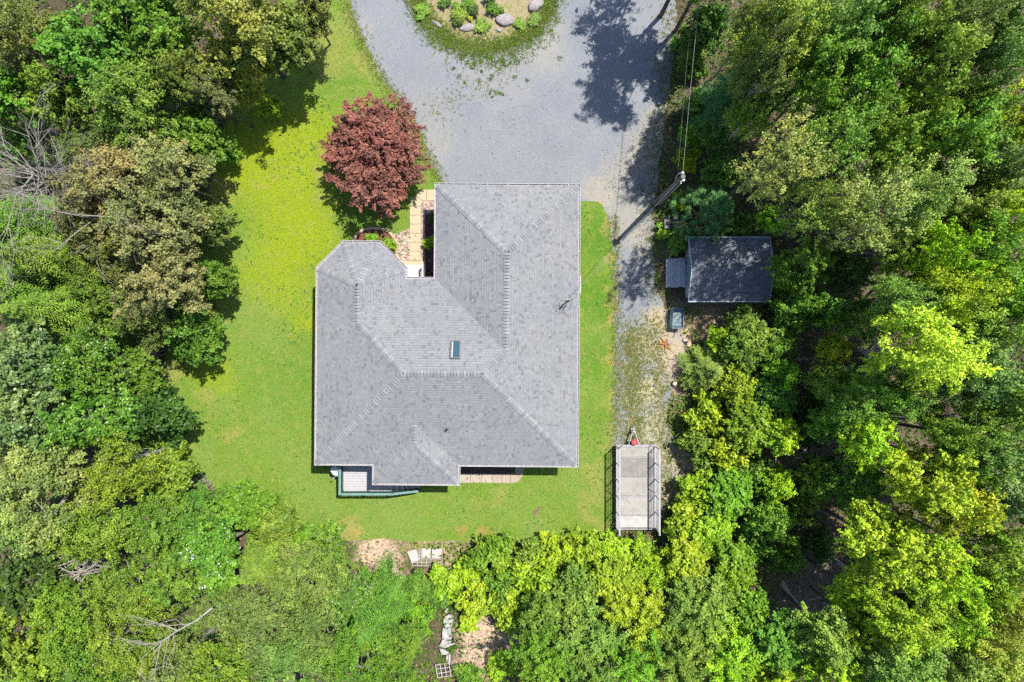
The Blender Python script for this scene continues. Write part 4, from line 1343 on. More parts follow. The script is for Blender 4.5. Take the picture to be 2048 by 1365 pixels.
# bucket on the tongue
rb = Vector(P(1269.5, 884.5, .75))
bk = empty('red_bucket', (rb.x, rb.y, .53))
tag(bk, 'round red lidded bucket on the trailer tongue', 'bucket')
loc(MB().lathe([(.12, 0), (.16, .26), (.165, .27)], (0, 0, 0), 20).build('body', M['red']), bk)
ld = loc(MB().lathe([(.175, .262), (.178, .29), (.155, .29), (.15, .278), (.09, .278), (.085, .284), (.02, .284)], (0, 0, 0), 20).build('lid', M['red']), bk)
o = MB().lathe([(.148, .2785), (.148, .281), (.092, .281)], (0, 0, 0), 20).build('lid_ring', M['red_dark']); o.parent = ld
o = MB().tube([(-.03, .035, .286), (.03, .035, .286), (.035, .01, .286), (-.02, .0, .286), (-.03, -.03, .286), (.03, -.035, .286)], .007, 4).build('lid_mark', M['board_white']); o.parent = ld

# ---- boulders and small clutter
def boulder(px, py, rx, ry, h, label, mat, name='boulder', group=None, seed=1, ang=0.0, cat='rock'):
    import bmesh
    bm = bmesh.new()
    bmesh.ops.create_icosphere(bm, subdivisions=3, radius=1)
    rng = np.random.default_rng(seed)
    dirs = unit(rng.normal(size=(9, 3))); amps = rng.uniform(.72, .95, 9)
    ca, sa = math.cos(ang), math.sin(ang)
    for v in bm.verts:
        p = np.array(v.co)
        for d, a in zip(dirs, amps):
            dd = float(p @ d)
            if dd > a: p = p - d * (dd - a) * .85
        p = p * (1 + .05 * math.sin(p[0] * 7 + seed) * math.sin(p[1] * 6))
        x, y = p[0] * rx, p[1] * ry
        v.co = (x * ca - y * sa, x * sa + y * ca, p[2] * h)
    me = bpy.data.meshes.new(name); bm.to_mesh(me); bm.free()
    o = link(name, me, mat, smooth=False)
    x, y, _ = P(px, py, h * .5)
    o.location = (x, y, h * .35)
    return tag(o, label, cat, group)
gb = 'boulders on the garden island'
boulder(933, 55, .44, .24, .16, 'flat pinkish boulder, leftmost large one on the island edge', M['rock'], group=gb, seed=2, ang=.1)
boulder(1010, 40, .56, .36, .24, 'big speckled oval boulder at the middle of the island edge', M['rock'], group=gb, seed=3, ang=-.05)
boulder(1071, 10, .48, .36, .28, 'speckled boulder cut by the top edge on the island right', M['rock'], group=gb, seed=4, ang=.5)
boulder(873, 48, .36, .12, .14, 'low thin dark-edged stone in grass on the island left', M['rock'], group=gb, seed=5, ang=-.55)
boulder(998, 60, .2, .14, .1, 'small flat stone below the big oval boulder', M['rock'], group=gb, seed=6)
boulder(1337, 686, .13, .14, .14, 'small grey stone beside orange dry sticks', M['rock'], seed=7, name='stone')
boulder(1309, 772, .10, .10, .12, 'small dark and white stone alone on the dry track edge', plain('dark_stone', (.2, .2, .21), .6, .4, .8, 18), seed=8, name='stone')
boulder(1347, 658, .12, .10, .08, 'small pale stone at the foot of the teal cart', M['concrete'], seed=9, name='stone')

def sticks(px, py, spread, n, r, mat, label, cat, name, seed, z=.05, up=.25, ln=(.5, 1.2), curl=.25):
    rng = np.random.default_rng(seed)
    x, y, _ = P(px, py)
    mb = MB()
    for i in range(n):
        a = rng.uniform(0, 2 * math.pi)
        c = np.array([x, y, z]) + rng.normal(size=3) * np.array([spread, spread * .7, up * .4])
        c[2] = max(.04, c[2])
        l = rng.uniform(*ln)
        d = np.array([math.cos(a), math.sin(a), rng.uniform(-.15, .3)])
        s_ = np.array([-d[1], d[0], 0]) * rng.uniform(-curl, curl) * l
        p = [c - d * l * .5, c + s_ * .6, c + d * l * .35 + s_ * .3, c + d * l * .55 - s_ * .6 + np.array([0, 0, up * .3])]
        for q in p: q[2] = max(.03, q[2])
        mb.tube(p, [r, r * .85, r * .6, r * .25], 5)
    return tag(mb.build(name, mat), label, cat)
sticks(1327, 689, .07, 9, .03, M['orange_wood'], 'splayed orange-brown dry sticks on the dirt below the cart', 'sticks', 'dry_sticks', 21, .1, .1, (.5, .8))
tag(MB().box(P(1377, 687, .15), (.22, .34, .26), .3).build('wood_block', M['pink_wood']), 'pinkish cut wood block at the edge of the bushes', 'wood block')
tag(MB().box(P(1370, 681, .1), (.2, .14, .16), -.3).build('concrete_block', M['board_white']), 'small pale block beside the pinkish wood block', 'block')
st = tag(empty('tree_stump', P(1348, 767)), 'round cut stump in the shade beside the track', 'stump')
loc(MB().lathe([(.17, -.1), (.14, .12), (.13, .28)], (0, 0, 0), 12).build('bark', M['bark']), st)
loc(MB().lathe([(.12, .282), (.03, .284)], (0, 0, 0), 12).build('cut_face', M['pink_wood']), st)
tag(MB().tube([P(1338, 800, .12), P(1352, 799, .15), P(1362, 803, .08)], [.03, .04, .02], 6).build('fallen_branch', M['dead_wood']), 'short pale fallen branch under the shade of the fir beside the track', 'branch')

# ---- old white panels and window sashes behind the lawn
def flat_panel(px, z, name, label, mat, cat='panel', th=.03, group=None):
    pts = [P2(x, y, z) for x, y in px]
    return tag(MB().prism(pts, z - th, z).build(name, mat), label, cat, group)
gp = 'discarded white panels behind the lawn'
flat_panel([(814, 1104), (833, 1099), (838, 1121), (823, 1126)], .22, 'white_panel', 'tilted white panel, leftmost of the discarded three', M['board_white'], group=gp)
flat_panel([(843.5, 1097), (861.5, 1098), (861.5, 1116.5), (844, 1116)], .20, 'white_panel', 'square white panel, middle of the discarded three', M['board_white'], group=gp)
flat_panel([(863.5, 1098), (884, 1099), (881, 1116.5), (863.5, 1116.5)], .24, 'white_panel', 'square white panel, rightmost of the discarded three', M['board_white'], group=gp)
def sash(x0, y0, x1, y1, nx, ny, z, label, name='window_sash', th=.045, skew=0.0):
    root = empty(name, (*P2((x0 + x1) / 2, (y0 + y1) / 2, z), 0), skew)
    tag(root, label, 'window sash')
    w_ = (x1 - x0) / S; h_ = (y1 - y0) / S
    b = .035
    for i in range(nx + 1):
        x = -w_ / 2 + w_ * i / nx
        loc(MB().box((x, 0, z), (b, h_, th)).build('muntin', M['board_white']), root)
    for j in range(ny + 1):
        y = -h_ / 2 + h_ * j / ny
        loc(MB().box((0, y, z - .006), (w_ + b, b * .9, th)).build('muntin', M['board_white']), root)
    return root
sash(825, 1118, 881, 1132, 6, 2, .10, 'row of old white window frames lying below the white panels')
sash(838, 1099, 843, 1116, 1, 3, .12, 'narrow old frame strip between the white panels')
# torn grey sheet and boards further back
def crumple(px, z, amp, name, label, mat, seed, cat):
    import bmesh
    poly = rough_edge([P2(x, y) for x, y in px], .05, .12, seed)
    a = np.array(poly)
    o = sheet(name, poly, z, mat)
    bm = bmesh.new(); bm.from_mesh(o.data)
    bmesh.ops.subdivide_edges(bm, edges=bm.edges[:], cuts=2, use_grid_fill=True)
    for v in bm.verts:
        v.co.z += amp * (math.sin(v.co.x * 6 + seed) * math.sin(v.co.y * 5) + .6 * math.sin(v.co.x * 13 + v.co.y * 11)) + amp
    bm.to_mesh(o.data); bm.free()
    md = o.modifiers.new('thick', 'SOLIDIFY'); md.thickness = .02
    return tag(o, label, cat)
M['torn'] = plain('torn_sheet', (.38, .37, .355), .8, .2, .3, 5)
for i_, (pl_, lb) in enumerate((
    ([(897, 1228), (906, 1228), (904, 1250), (893, 1252), (889, 1238)], 'topmost grey-white piece of the broken row in the brush'),
    ([(887, 1254), (903, 1252), (903, 1274), (892, 1276), (886, 1272)], 'second grey-white piece of the broken row from its top'),
    ([(885, 1277), (896, 1279), (903, 1277), (899, 1291), (881, 1289)], 'third grey-white piece of the broken row from its top'),
    ([(880, 1293), (893, 1295), (896, 1306), (884, 1305)], 'fourth grey-white piece of the broken row from its top'),
    ([(891, 1310), (899, 1300), (902, 1316), (894, 1320)], 'lowest grey-white piece of the broken row above the old frame'))):
    crumple(pl_, .28 + .02 * (i_ % 2), .035, 'torn_sheet', lb, M['torn'], 3 + i_, 'sheet')['group'] = 'broken grey-white pieces in the brush'
crumple([(890, 1214), (897, 1213), (898, 1222), (891, 1223)], .30, .04, 'torn_sheet', 'small grey-white scrap above the broken grey-white row', M['torn'], 6, 'sheet')
for (x, y, l, a, lb) in ((900, 1290, .5, .2, 'short white board across the broken grey-white row'), (890, 1303, .45, -.5, 'short white board at the left of the broken grey-white row'), (899, 1318, .6, 1.5, 'white board lengthwise below the broken grey-white row')):
    p = P(x, y, .48)
    tag(MB().box(p, (l, .09, .03), a).build('loose_board', M['board_white']), lb, 'board', 'loose boards by the broken row')
sash(873, 1328, 900, 1354, 3, 3, .30, 'old window frame lying below the broken grey-white row', skew=.15)

# ================================================================== TREES
# px, py: middle of the crown in the photo; radius in photo pixels; height in metres
COL.update(leaf_l=(.165, .255, .028), leaf_b=(.112, .222, .022), leaf_e=(.098, .228, .026))
GL = 'trees of the wood left of the lawn'
GR = 'trees of the wood on the right'
GB = 'bushes and young trees behind the lawn'
LEFT = [
 (40, 70, 95, 11, 'fine', 'olive', 'dull olive tree in the top left corner'),
 (185, 105, 105, 10, 'maple', 'emerald', 'vivid emerald tree near the top left corner'),
 (300, 40, 105, 10, 'maple', 'bright', 'bright green tree at the top edge right of the emerald one'),
 (330, 140, 80, 8.5, 'maple', 'green', 'leafy green tree between the emerald tree and the yellow-olive oak'),
 (470, 40, 105, 11, 'oak', 'yolive', 'large yellow-olive tree at the top edge left of the lawn'),
 (468, 118, 72, 8, 'sapling', 'gold', 'golden-olive crown just below the yellow-olive tree at the top'),
 (572, 78, 80, 7, 'sapling', 'olive', 'olive tree overhanging the lawn tip near the driveway'),
 (622, 26, 58, 6, 'sapling', 'olive', 'small olive crown at the top edge closest to the driveway'),
 (35, 195, 85, 9, 'maple', 'emerald', 'green tree at the left edge under the olive corner tree'),
 (125, 195, 70, 9, 'maple', 'lime', 'yellow-green tree below the emerald tree on the left'),
 (265, 215, 100, 10, 'fine', 'mid', 'mid-green feathery tree in the upper left wood'),
 (375, 165, 62, 9.5, 'oak', 'olive', 'greyish-olive crown right of the feathery mid-green tree'),
 (430, 190, 52, 8, 'oak', 'brown', 'brownish-olive crown in the shade of the yellow-olive tree'),
 (300, 290, 75, 7.5, 'gloss', 'dark', 'dark green tree under the feathery mid-green tree'),
 (395, 275, 72, 6.5, 'sapling', 'green', 'deep green tree at the shaded lawn edge on the upper left'),
 (30, 290, 60, 6, 'fine', 'green', 'shaded green tree at the left edge above the bare dead tree'),
 (185, 300, 65, 7, 'fine', 'sage', 'small sage-green tree right of the bare dead tree top'),
 (215, 365, 100, 10.5, 'oak', 'brown', 'brown-olive tree right beside the bare dead tree'),
 (330, 350, 88, 10, 'oak', 'brown', 'upper brown-olive tree leaning over the lawn'),
 (170, 440, 70, 9, 'oak', 'brown', 'brown-olive tree left of the lawn, lower left of its group'),
 (300, 455, 100, 10.5, 'oak', 'brown', 'broad brown-olive tree in the middle of the left wood'),
 (392, 440, 60, 6.5, 'sapling', 'olive', 'olive tree at the lawn edge level with the bay roof'),
 (330, 560, 85, 9.5, 'oak', 'brown', 'lowest brown-olive tree of the left wood'),
 (240, 520, 62, 8.5, 'oak', 'olive', 'olive crown between the firs and the broad brown-olive tree'),
 (430, 560, 50, 5.0, 'sapling', 'green', 'low green tree reaching onto the lawn beside the bay'),
 (40, 465, 95, 10, 'fir', 'green', 'green fir at the left edge below the dead tree'),
 (115, 520, 85, 10.5, 'fir', 'mid', 'feathery fir left of the brown-olive trees'),
 (50, 590, 95, 11, 'fir', 'green', 'fir at the left edge, lower of the fir group'),
 (135, 625, 90, 10, 'fir', 'mid', 'lowest feathery fir of the left wood'),
 (215, 610, 58, 7, 'maple', 'green', 'small green tree right of the lowest fir'),
 (290, 640, 60, 7, 'oak', 'olive', 'small olive tree above the bare twig pile'),
 (375, 670, 66, 5.4, 'sapling', 'green', 'glossy green tree jutting onto the lawn left of the house'),
 (55, 735, 110, 11, 'gloss', 'silver', 'silvery glinting tree at the left edge'),
 (170, 730, 85, 9.5, 'gloss', 'green', 'glossy green tree right of the silvery tree'),
 (262, 762, 76, 6, 'sapling', 'green', 'glossy green tree beside the bare twig pile'),
 (300, 830, 76, 6.5, 'sapling', 'dark', 'dark glossy tree at the widest part of the lawn'),
 (180, 840, 95, 10, 'gloss', 'green', 'large glossy green tree in the middle of the lower left wood'),
 (60, 860, 105, 10.5, 'gloss', 'silver', 'lower silvery tree at the left edge'),
 (250, 925, 85, 9.5, 'fine', 'lime', 'yellow-green tree below the dark glossy tree'),
 (110, 975, 110, 11, 'fine', 'pale', 'pale yellowish tree left, upper of the pale pair'),
 (335, 958, 68, 5.5, 'sapling', 'mid', 'mid-green tree by the lower left lawn corner'),
 (30, 1050, 90, 10.5, 'fine', 'pale', 'pale tree at the left edge, lower of the pale pair'),
 (200, 1050, 85, 9.5, 'fine', 'lime', 'yellow-green tree above the grey brush pile'),
 (310, 1050, 78, 8, 'fine', 'mid', 'mid-green tree right of the grey brush pile'),
 (405, 1030, 60, 6.5, 'oak', 'green', 'green tree at the lawn corner below the brown shrub'),
 (490, 1010, 64, 5, 'sapling', 'bright', 'bright low tree poking into the lower lawn corner'),
 (555, 1050, 54, 4.4, 'sapling', 'mid', 'small round tree at the lawn edge near the deck'),
 (430, 1105, 80, 7.5, 'gloss', 'bright', 'bright green tree with white blossom clusters'),
 (60, 1165, 75, 8, 'maple', 'dark', 'dark leafy tree left of the grey brush pile'),
 (250, 1165, 70, 7.5, 'fine', 'mid', 'mid-green tree just below the grey brush pile'),
 (530, 1120, 70, 7, 'fir', 'mid', 'olive-green fir below the lawn edge tree'),
 (610, 1160, 82, 8, 'fine', 'fresh', 'soft grey-green tree in the lower left wood near the dirt patch'),
 (350, 1150, 75, 7.5, 'oak', 'mid', 'tree left of the blossom tree above the dead limb'),
 (655, 1118, 52, 4.6, 'gloss', 'bright', 'glossy bright tree left of the bare dirt patch'),
 (680, 1195, 72, 6.0, 'gloss', 'green', 'glossy green tree below the bare dirt patch'),
 (45, 1265, 85, 9.5, 'maple', 'lime', 'lime tree at the left edge near the bottom'),
 (150, 1240, 85, 9, 'fine', 'lime', 'fine-leaved yellow-green tree near the bottom left'),
 (255, 1270, 85, 9, 'fine', 'lime', 'fine-leaved yellow-green tree left of the dead limb'),
 (60, 1350, 80, 9, 'maple', 'lime', 'lime tree in the bottom left corner'),
 (180, 1345, 80, 9, 'fine', 'mid', 'mid-green tree at the bottom edge left of the dead limb tip'),
 (330, 1350, 85, 9, 'fine', 'fresh', 'grey-green tree at the bottom edge below the dead limb'),
 (440, 1215, 62, 7, 'fine', 'fresh', 'soft grey-green tree right of the dead limb'),
 (520, 1240, 88, 9, 'fine', 'sage', 'sage-green tree in the lower left middle'),
 (460, 1330, 85, 9, 'fine', 'lime', 'yellow-green tree at the bottom edge right of the dead limb'),
 (590, 1330, 92, 9, 'fine', 'fresh', 'grey-green tree at the bottom edge under the sage one'),
 (630, 1250, 72, 8, 'fine', 'sage', 'bluish sage tree left of the feathery green one'),
 (745, 1230, 78, 7, 'fir', 'green', 'feathery green tree left of the broken grey-white row'),
 (715, 1310, 82, 8, 'fine', 'bright', 'bright green tree at the bottom edge left of the broken grey-white row'),
 (795, 1292, 58, 5.0, 'oak', 'bright', 'bright bushy tree touching the broken grey-white row'),
 (800, 1352, 56, 5.0, 'fine', 'bright', 'bright tree at the bottom edge beside the old frame'),
]
RIGHT = [
 (1425, 45, 55, 6, 'sapling', 'dark', 'dark shaded sapling at the top edge by the driveway'),
 (1465, 185, 62, 9, 'fir', 'blue', 'shaded blue-green fir right of the overhead cable'),
 (1555, 75, 92, 13, 'fine', 'yolive', 'sunlit yellow-olive tree at the top edge of the right wood'),
 (1520, 160, 62, 11, 'fine', 'olive', 'olive tree just below the sunlit yellow-olive one'),
 (1670, 65, 88, 13, 'oak', 'sage', 'dark sage tree at the top edge right of the yellow-olive one'),
 (1775, 45, 85, 13.5, 'fine', 'mid', 'mid-green tree at the top edge of the right wood'),
 (1880, 60, 82, 13.5, 'fine', 'sage', 'greyish sage tree at the top edge near the right corner'),
 (2000, 50, 90, 13.5, 'oak', 'sage', 'grey-green tree in the top right corner'),
 (1610, 160, 80, 12, 'oak', 'mid', 'mid-green tree in the dim upper right wood'),
 (1710, 165, 85, 12.5, 'oak', 'mid', 'mid-green crown left of the large green crown up right'),
 (1830, 160, 100, 13.5, 'oak', 'mid', 'large dense green crown in the upper right wood'),
 (1950, 150, 85, 13, 'fine', 'sage', 'sage crown right of the large dense green one'),
 (2025, 240, 70, 12, 'maple', 'yellow', 'vivid yellow-green tree at the right edge near the top'),
 (1555, 330, 88, 13, 'airy', 'pale', 'sunlit pale green tree above the shed'),
 (1640, 300, 78, 13, 'airy', 'fresh', 'light green crown right of the sunlit tree above the shed'),
 (1760, 290, 80, 12, 'oak', 'mid', 'mid-green crown below the large dense one'),
 (1865, 275, 92, 12.5, 'oak', 'mid', 'mid-green crown left of the vivid yellow-green tree'),
 (1965, 330, 80, 11.5, 'oak', 'sage', 'sage crown under the vivid yellow-green tree'),
 (1710, 415, 92, 13, 'airy', 'pale', 'pale golden-green tree upper right of the shed'),
 (1815, 385, 88, 12.5, 'fine', 'pale', 'pale green tree right of the golden-green one'),
 (1620, 410, 78, 11.5, 'airy', 'fresh', 'light green crown directly above the shed ridge'),
 (2010, 420, 80, 12, 'oak', 'lime', 'lime tree at the right edge above the shed level'),
 (1925, 430, 72, 11, 'oak', 'fresh', 'grey-green crown left of the lime tree at the right edge'),
 (1415, 425, 58, 5.5, 'pine', 'blue', 'blue-green young pine between pole and shed'),
 (1545, 440, 36, 5, 'sapling', 'bright', 'bright sapling touching the upper right shed corner'),
 (1605, 530, 62, 6.5, 'maple', 'green', 'green tree just right of the shed'),
 (1690, 540, 55, 5.5, 'maple', 'dark', 'dark shaded tree behind the green one right of the shed'),
 (1780, 490, 62, 10, 'oak', 'fresh', 'grey-green crown beside the pale leaning trunk'),
 (1875, 505, 62, 12, 'maple', 'lime', 'bright lime crown at the end of the pale leaning trunk'),
 (1985, 530, 90, 12.5, 'oak', 'mid', 'mid-green tree at the right edge level with the shed'),
 (1600, 620, 50, 5, 'sapling', 'green', 'shaded green sapling below right of the shed'),
 (1800, 600, 75, 11, 'fine', 'fresh', 'soft green crown above the large yellow one'),
 (1890, 585, 82, 12, 'fine', 'lime', 'lime crown above right of the large yellow one'),
 (1990, 650, 85, 12, 'oak', 'fresh', 'fresh green tree at the right edge above the silvery group'),
 (1825, 700, 108, 12.5, 'fine', 'yellow', 'large yellow tree in the middle of the right wood'),
 (1665, 700, 38, 5, 'sapling', 'yellow', 'small yellow sapling in the dark gap'),
 (1735, 640, 55, 8, 'oak', 'green', 'green crown in the shade left of the lime crown'),
 (1935, 745, 82, 11.5, 'gloss', 'silver', 'silvery green tree right of the large yellow one'),
 (2020, 790, 80, 12, 'gloss', 'mid', 'glossy tree at the right edge below the fresh green one'),
 (1720, 790, 75, 9, 'fine', 'green', 'green tree below left of the large yellow one'),
 (1900, 850, 70, 10.5, 'fine', 'mid', 'mid-green crown below the silvery tree'),
 (1730, 880, 72, 8.5, 'maple', 'lime', 'lime tree below the green one in the right wood'),
 (1990, 890, 85, 11.5, 'oak', 'sage', 'sage tree at the right edge above the golden tree'),
 (1720, 965, 62, 6.5, 'maple', 'green', 'shaded green tree left of the golden tree'),
 (1845, 960, 82, 11, 'maple', 'yellow', 'golden-yellow tree in the lower right wood'),
 (1905, 1010, 72, 11, 'maple', 'yellow', 'golden-yellow crown lower right of the first golden tree'),
 (2010, 1000, 75, 10, 'gloss', 'silver', 'silvery tree at the right edge beside the golden crowns'),
 (1775, 1085, 92, 10.5, 'maple', 'lime', 'broad lime tree below the golden tree'),
 (1870, 1130, 85, 10.5, 'oak', 'lime', 'lime-green crown right of the broad lime tree'),
 (1990, 1110, 80, 10.5, 'oak', 'mid', 'mid-green tree at the right edge below the silvery one'),
 (1700, 1180, 50, 7, 'maple', 'lime', 'small lime tree at the rim of the dark hollow'),
 (1800, 1210, 90, 10, 'fine', 'lime', 'fine-leaved lime tree near the bottom right'),
 (1905, 1230, 85, 10, 'oak', 'lime', 'lime-olive crown near the bottom right corner'),
 (2005, 1220, 75, 10.5, 'fine', 'gold', 'golden-green tree at the right edge near the bottom'),
 (1995, 1325, 90, 10.5, 'fine', 'gold', 'golden-green tree in the bottom right corner'),
 (1890, 1330, 85, 10, 'fine', 'yolive', 'yellow-olive tree at the bottom edge left of the corner'),
 (1780, 1320, 85, 9.5, 'fine', 'fresh', 'grey-green tree at the bottom edge of the right wood'),
 (1665, 1275, 78, 8, 'oak', 'fresh', 'grey-green tree at the end of the white fallen log'),
 (1670, 1350, 70, 8, 'oak', 'lime', 'lime tree at the bottom edge under the grey-green one'),
 (1560, 1290, 70, 6, 'maple', 'green', 'dark-leaved tree below the white fallen log'),
 (1545, 1350, 60, 6, 'maple', 'lime', 'lime tree at the bottom edge below the log'),
 (1650, 620, 55, 6, 'sapling', 'green', 'green sapling in the gap right below the shed'),
 (1570, 750, 48, 5, 'sapling', 'bright', 'bright sapling at the left rim of the dark gap'),
 (1655, 760, 48, 6, 'sapling', 'mid', 'mid-green sapling below the small yellow one'),
 (1660, 850, 50, 6, 'sapling', 'green', 'green sapling below the mossy leaning trunk'),
 (1560, 870, 46, 4.5, 'sapling', 'lime', 'lime sapling above the pale branch litter'),
 (1560, 975, 46, 4, 'sapling', 'lime', 'lime sapling left of the short grey log'),
 (1650, 965, 44, 5, 'sapling', 'mid', 'mid-green sapling above the short grey log'),
 (1550, 1050, 50, 4.5, 'sapling', 'green', 'green sapling upper left of the white fallen log'),
 (1790, 780, 60, 9, 'fine', 'fresh', 'fresh green crown filling the foot of the large yellow tree'),
 (1960, 590, 70, 11, 'oak', 'lime', 'lime crown between the right edge trees level with the shed foot'),
 (1920, 930, 62, 9.5, 'oak', 'mid', 'mid-green crown above the second golden crown'),
 (1940, 1170, 62, 9.5, 'fine', 'lime', 'lime crown between the two lime-olive ones near the right edge'),
 (1850, 1210, 62, 9, 'fine', 'mid', 'mid-green crown between the fine-leaved lime tree and the lime-olive one'),
 (1725, 1260, 62, 8, 'oak', 'lime', 'lime crown right of the grey-green tree at the log'),
 (1930, 250, 70, 11.5, 'oak', 'fresh', 'fresh green crown left of the vivid yellow-green tree'),
 (1690, 250, 62, 11, 'fine', 'mid', 'mid-green crown above the golden-green tree'),
 (1740, 100, 70, 12, 'oak', 'fresh', 'fresh green crown between the dark sage and mid-green trees at the top'),
 (1500, 60, 48, 10, 'fine', 'olive', 'olive crown at the top edge left of the sunlit yellow-olive tree'),
 (1500, 240, 50, 8, 'fine', 'mid', 'mid-green crown below the shaded blue-green fir'),
 (2030, 350, 55, 11, 'oak', 'mid', 'mid-green crown at the right edge below the vivid yellow-green tree'),
]
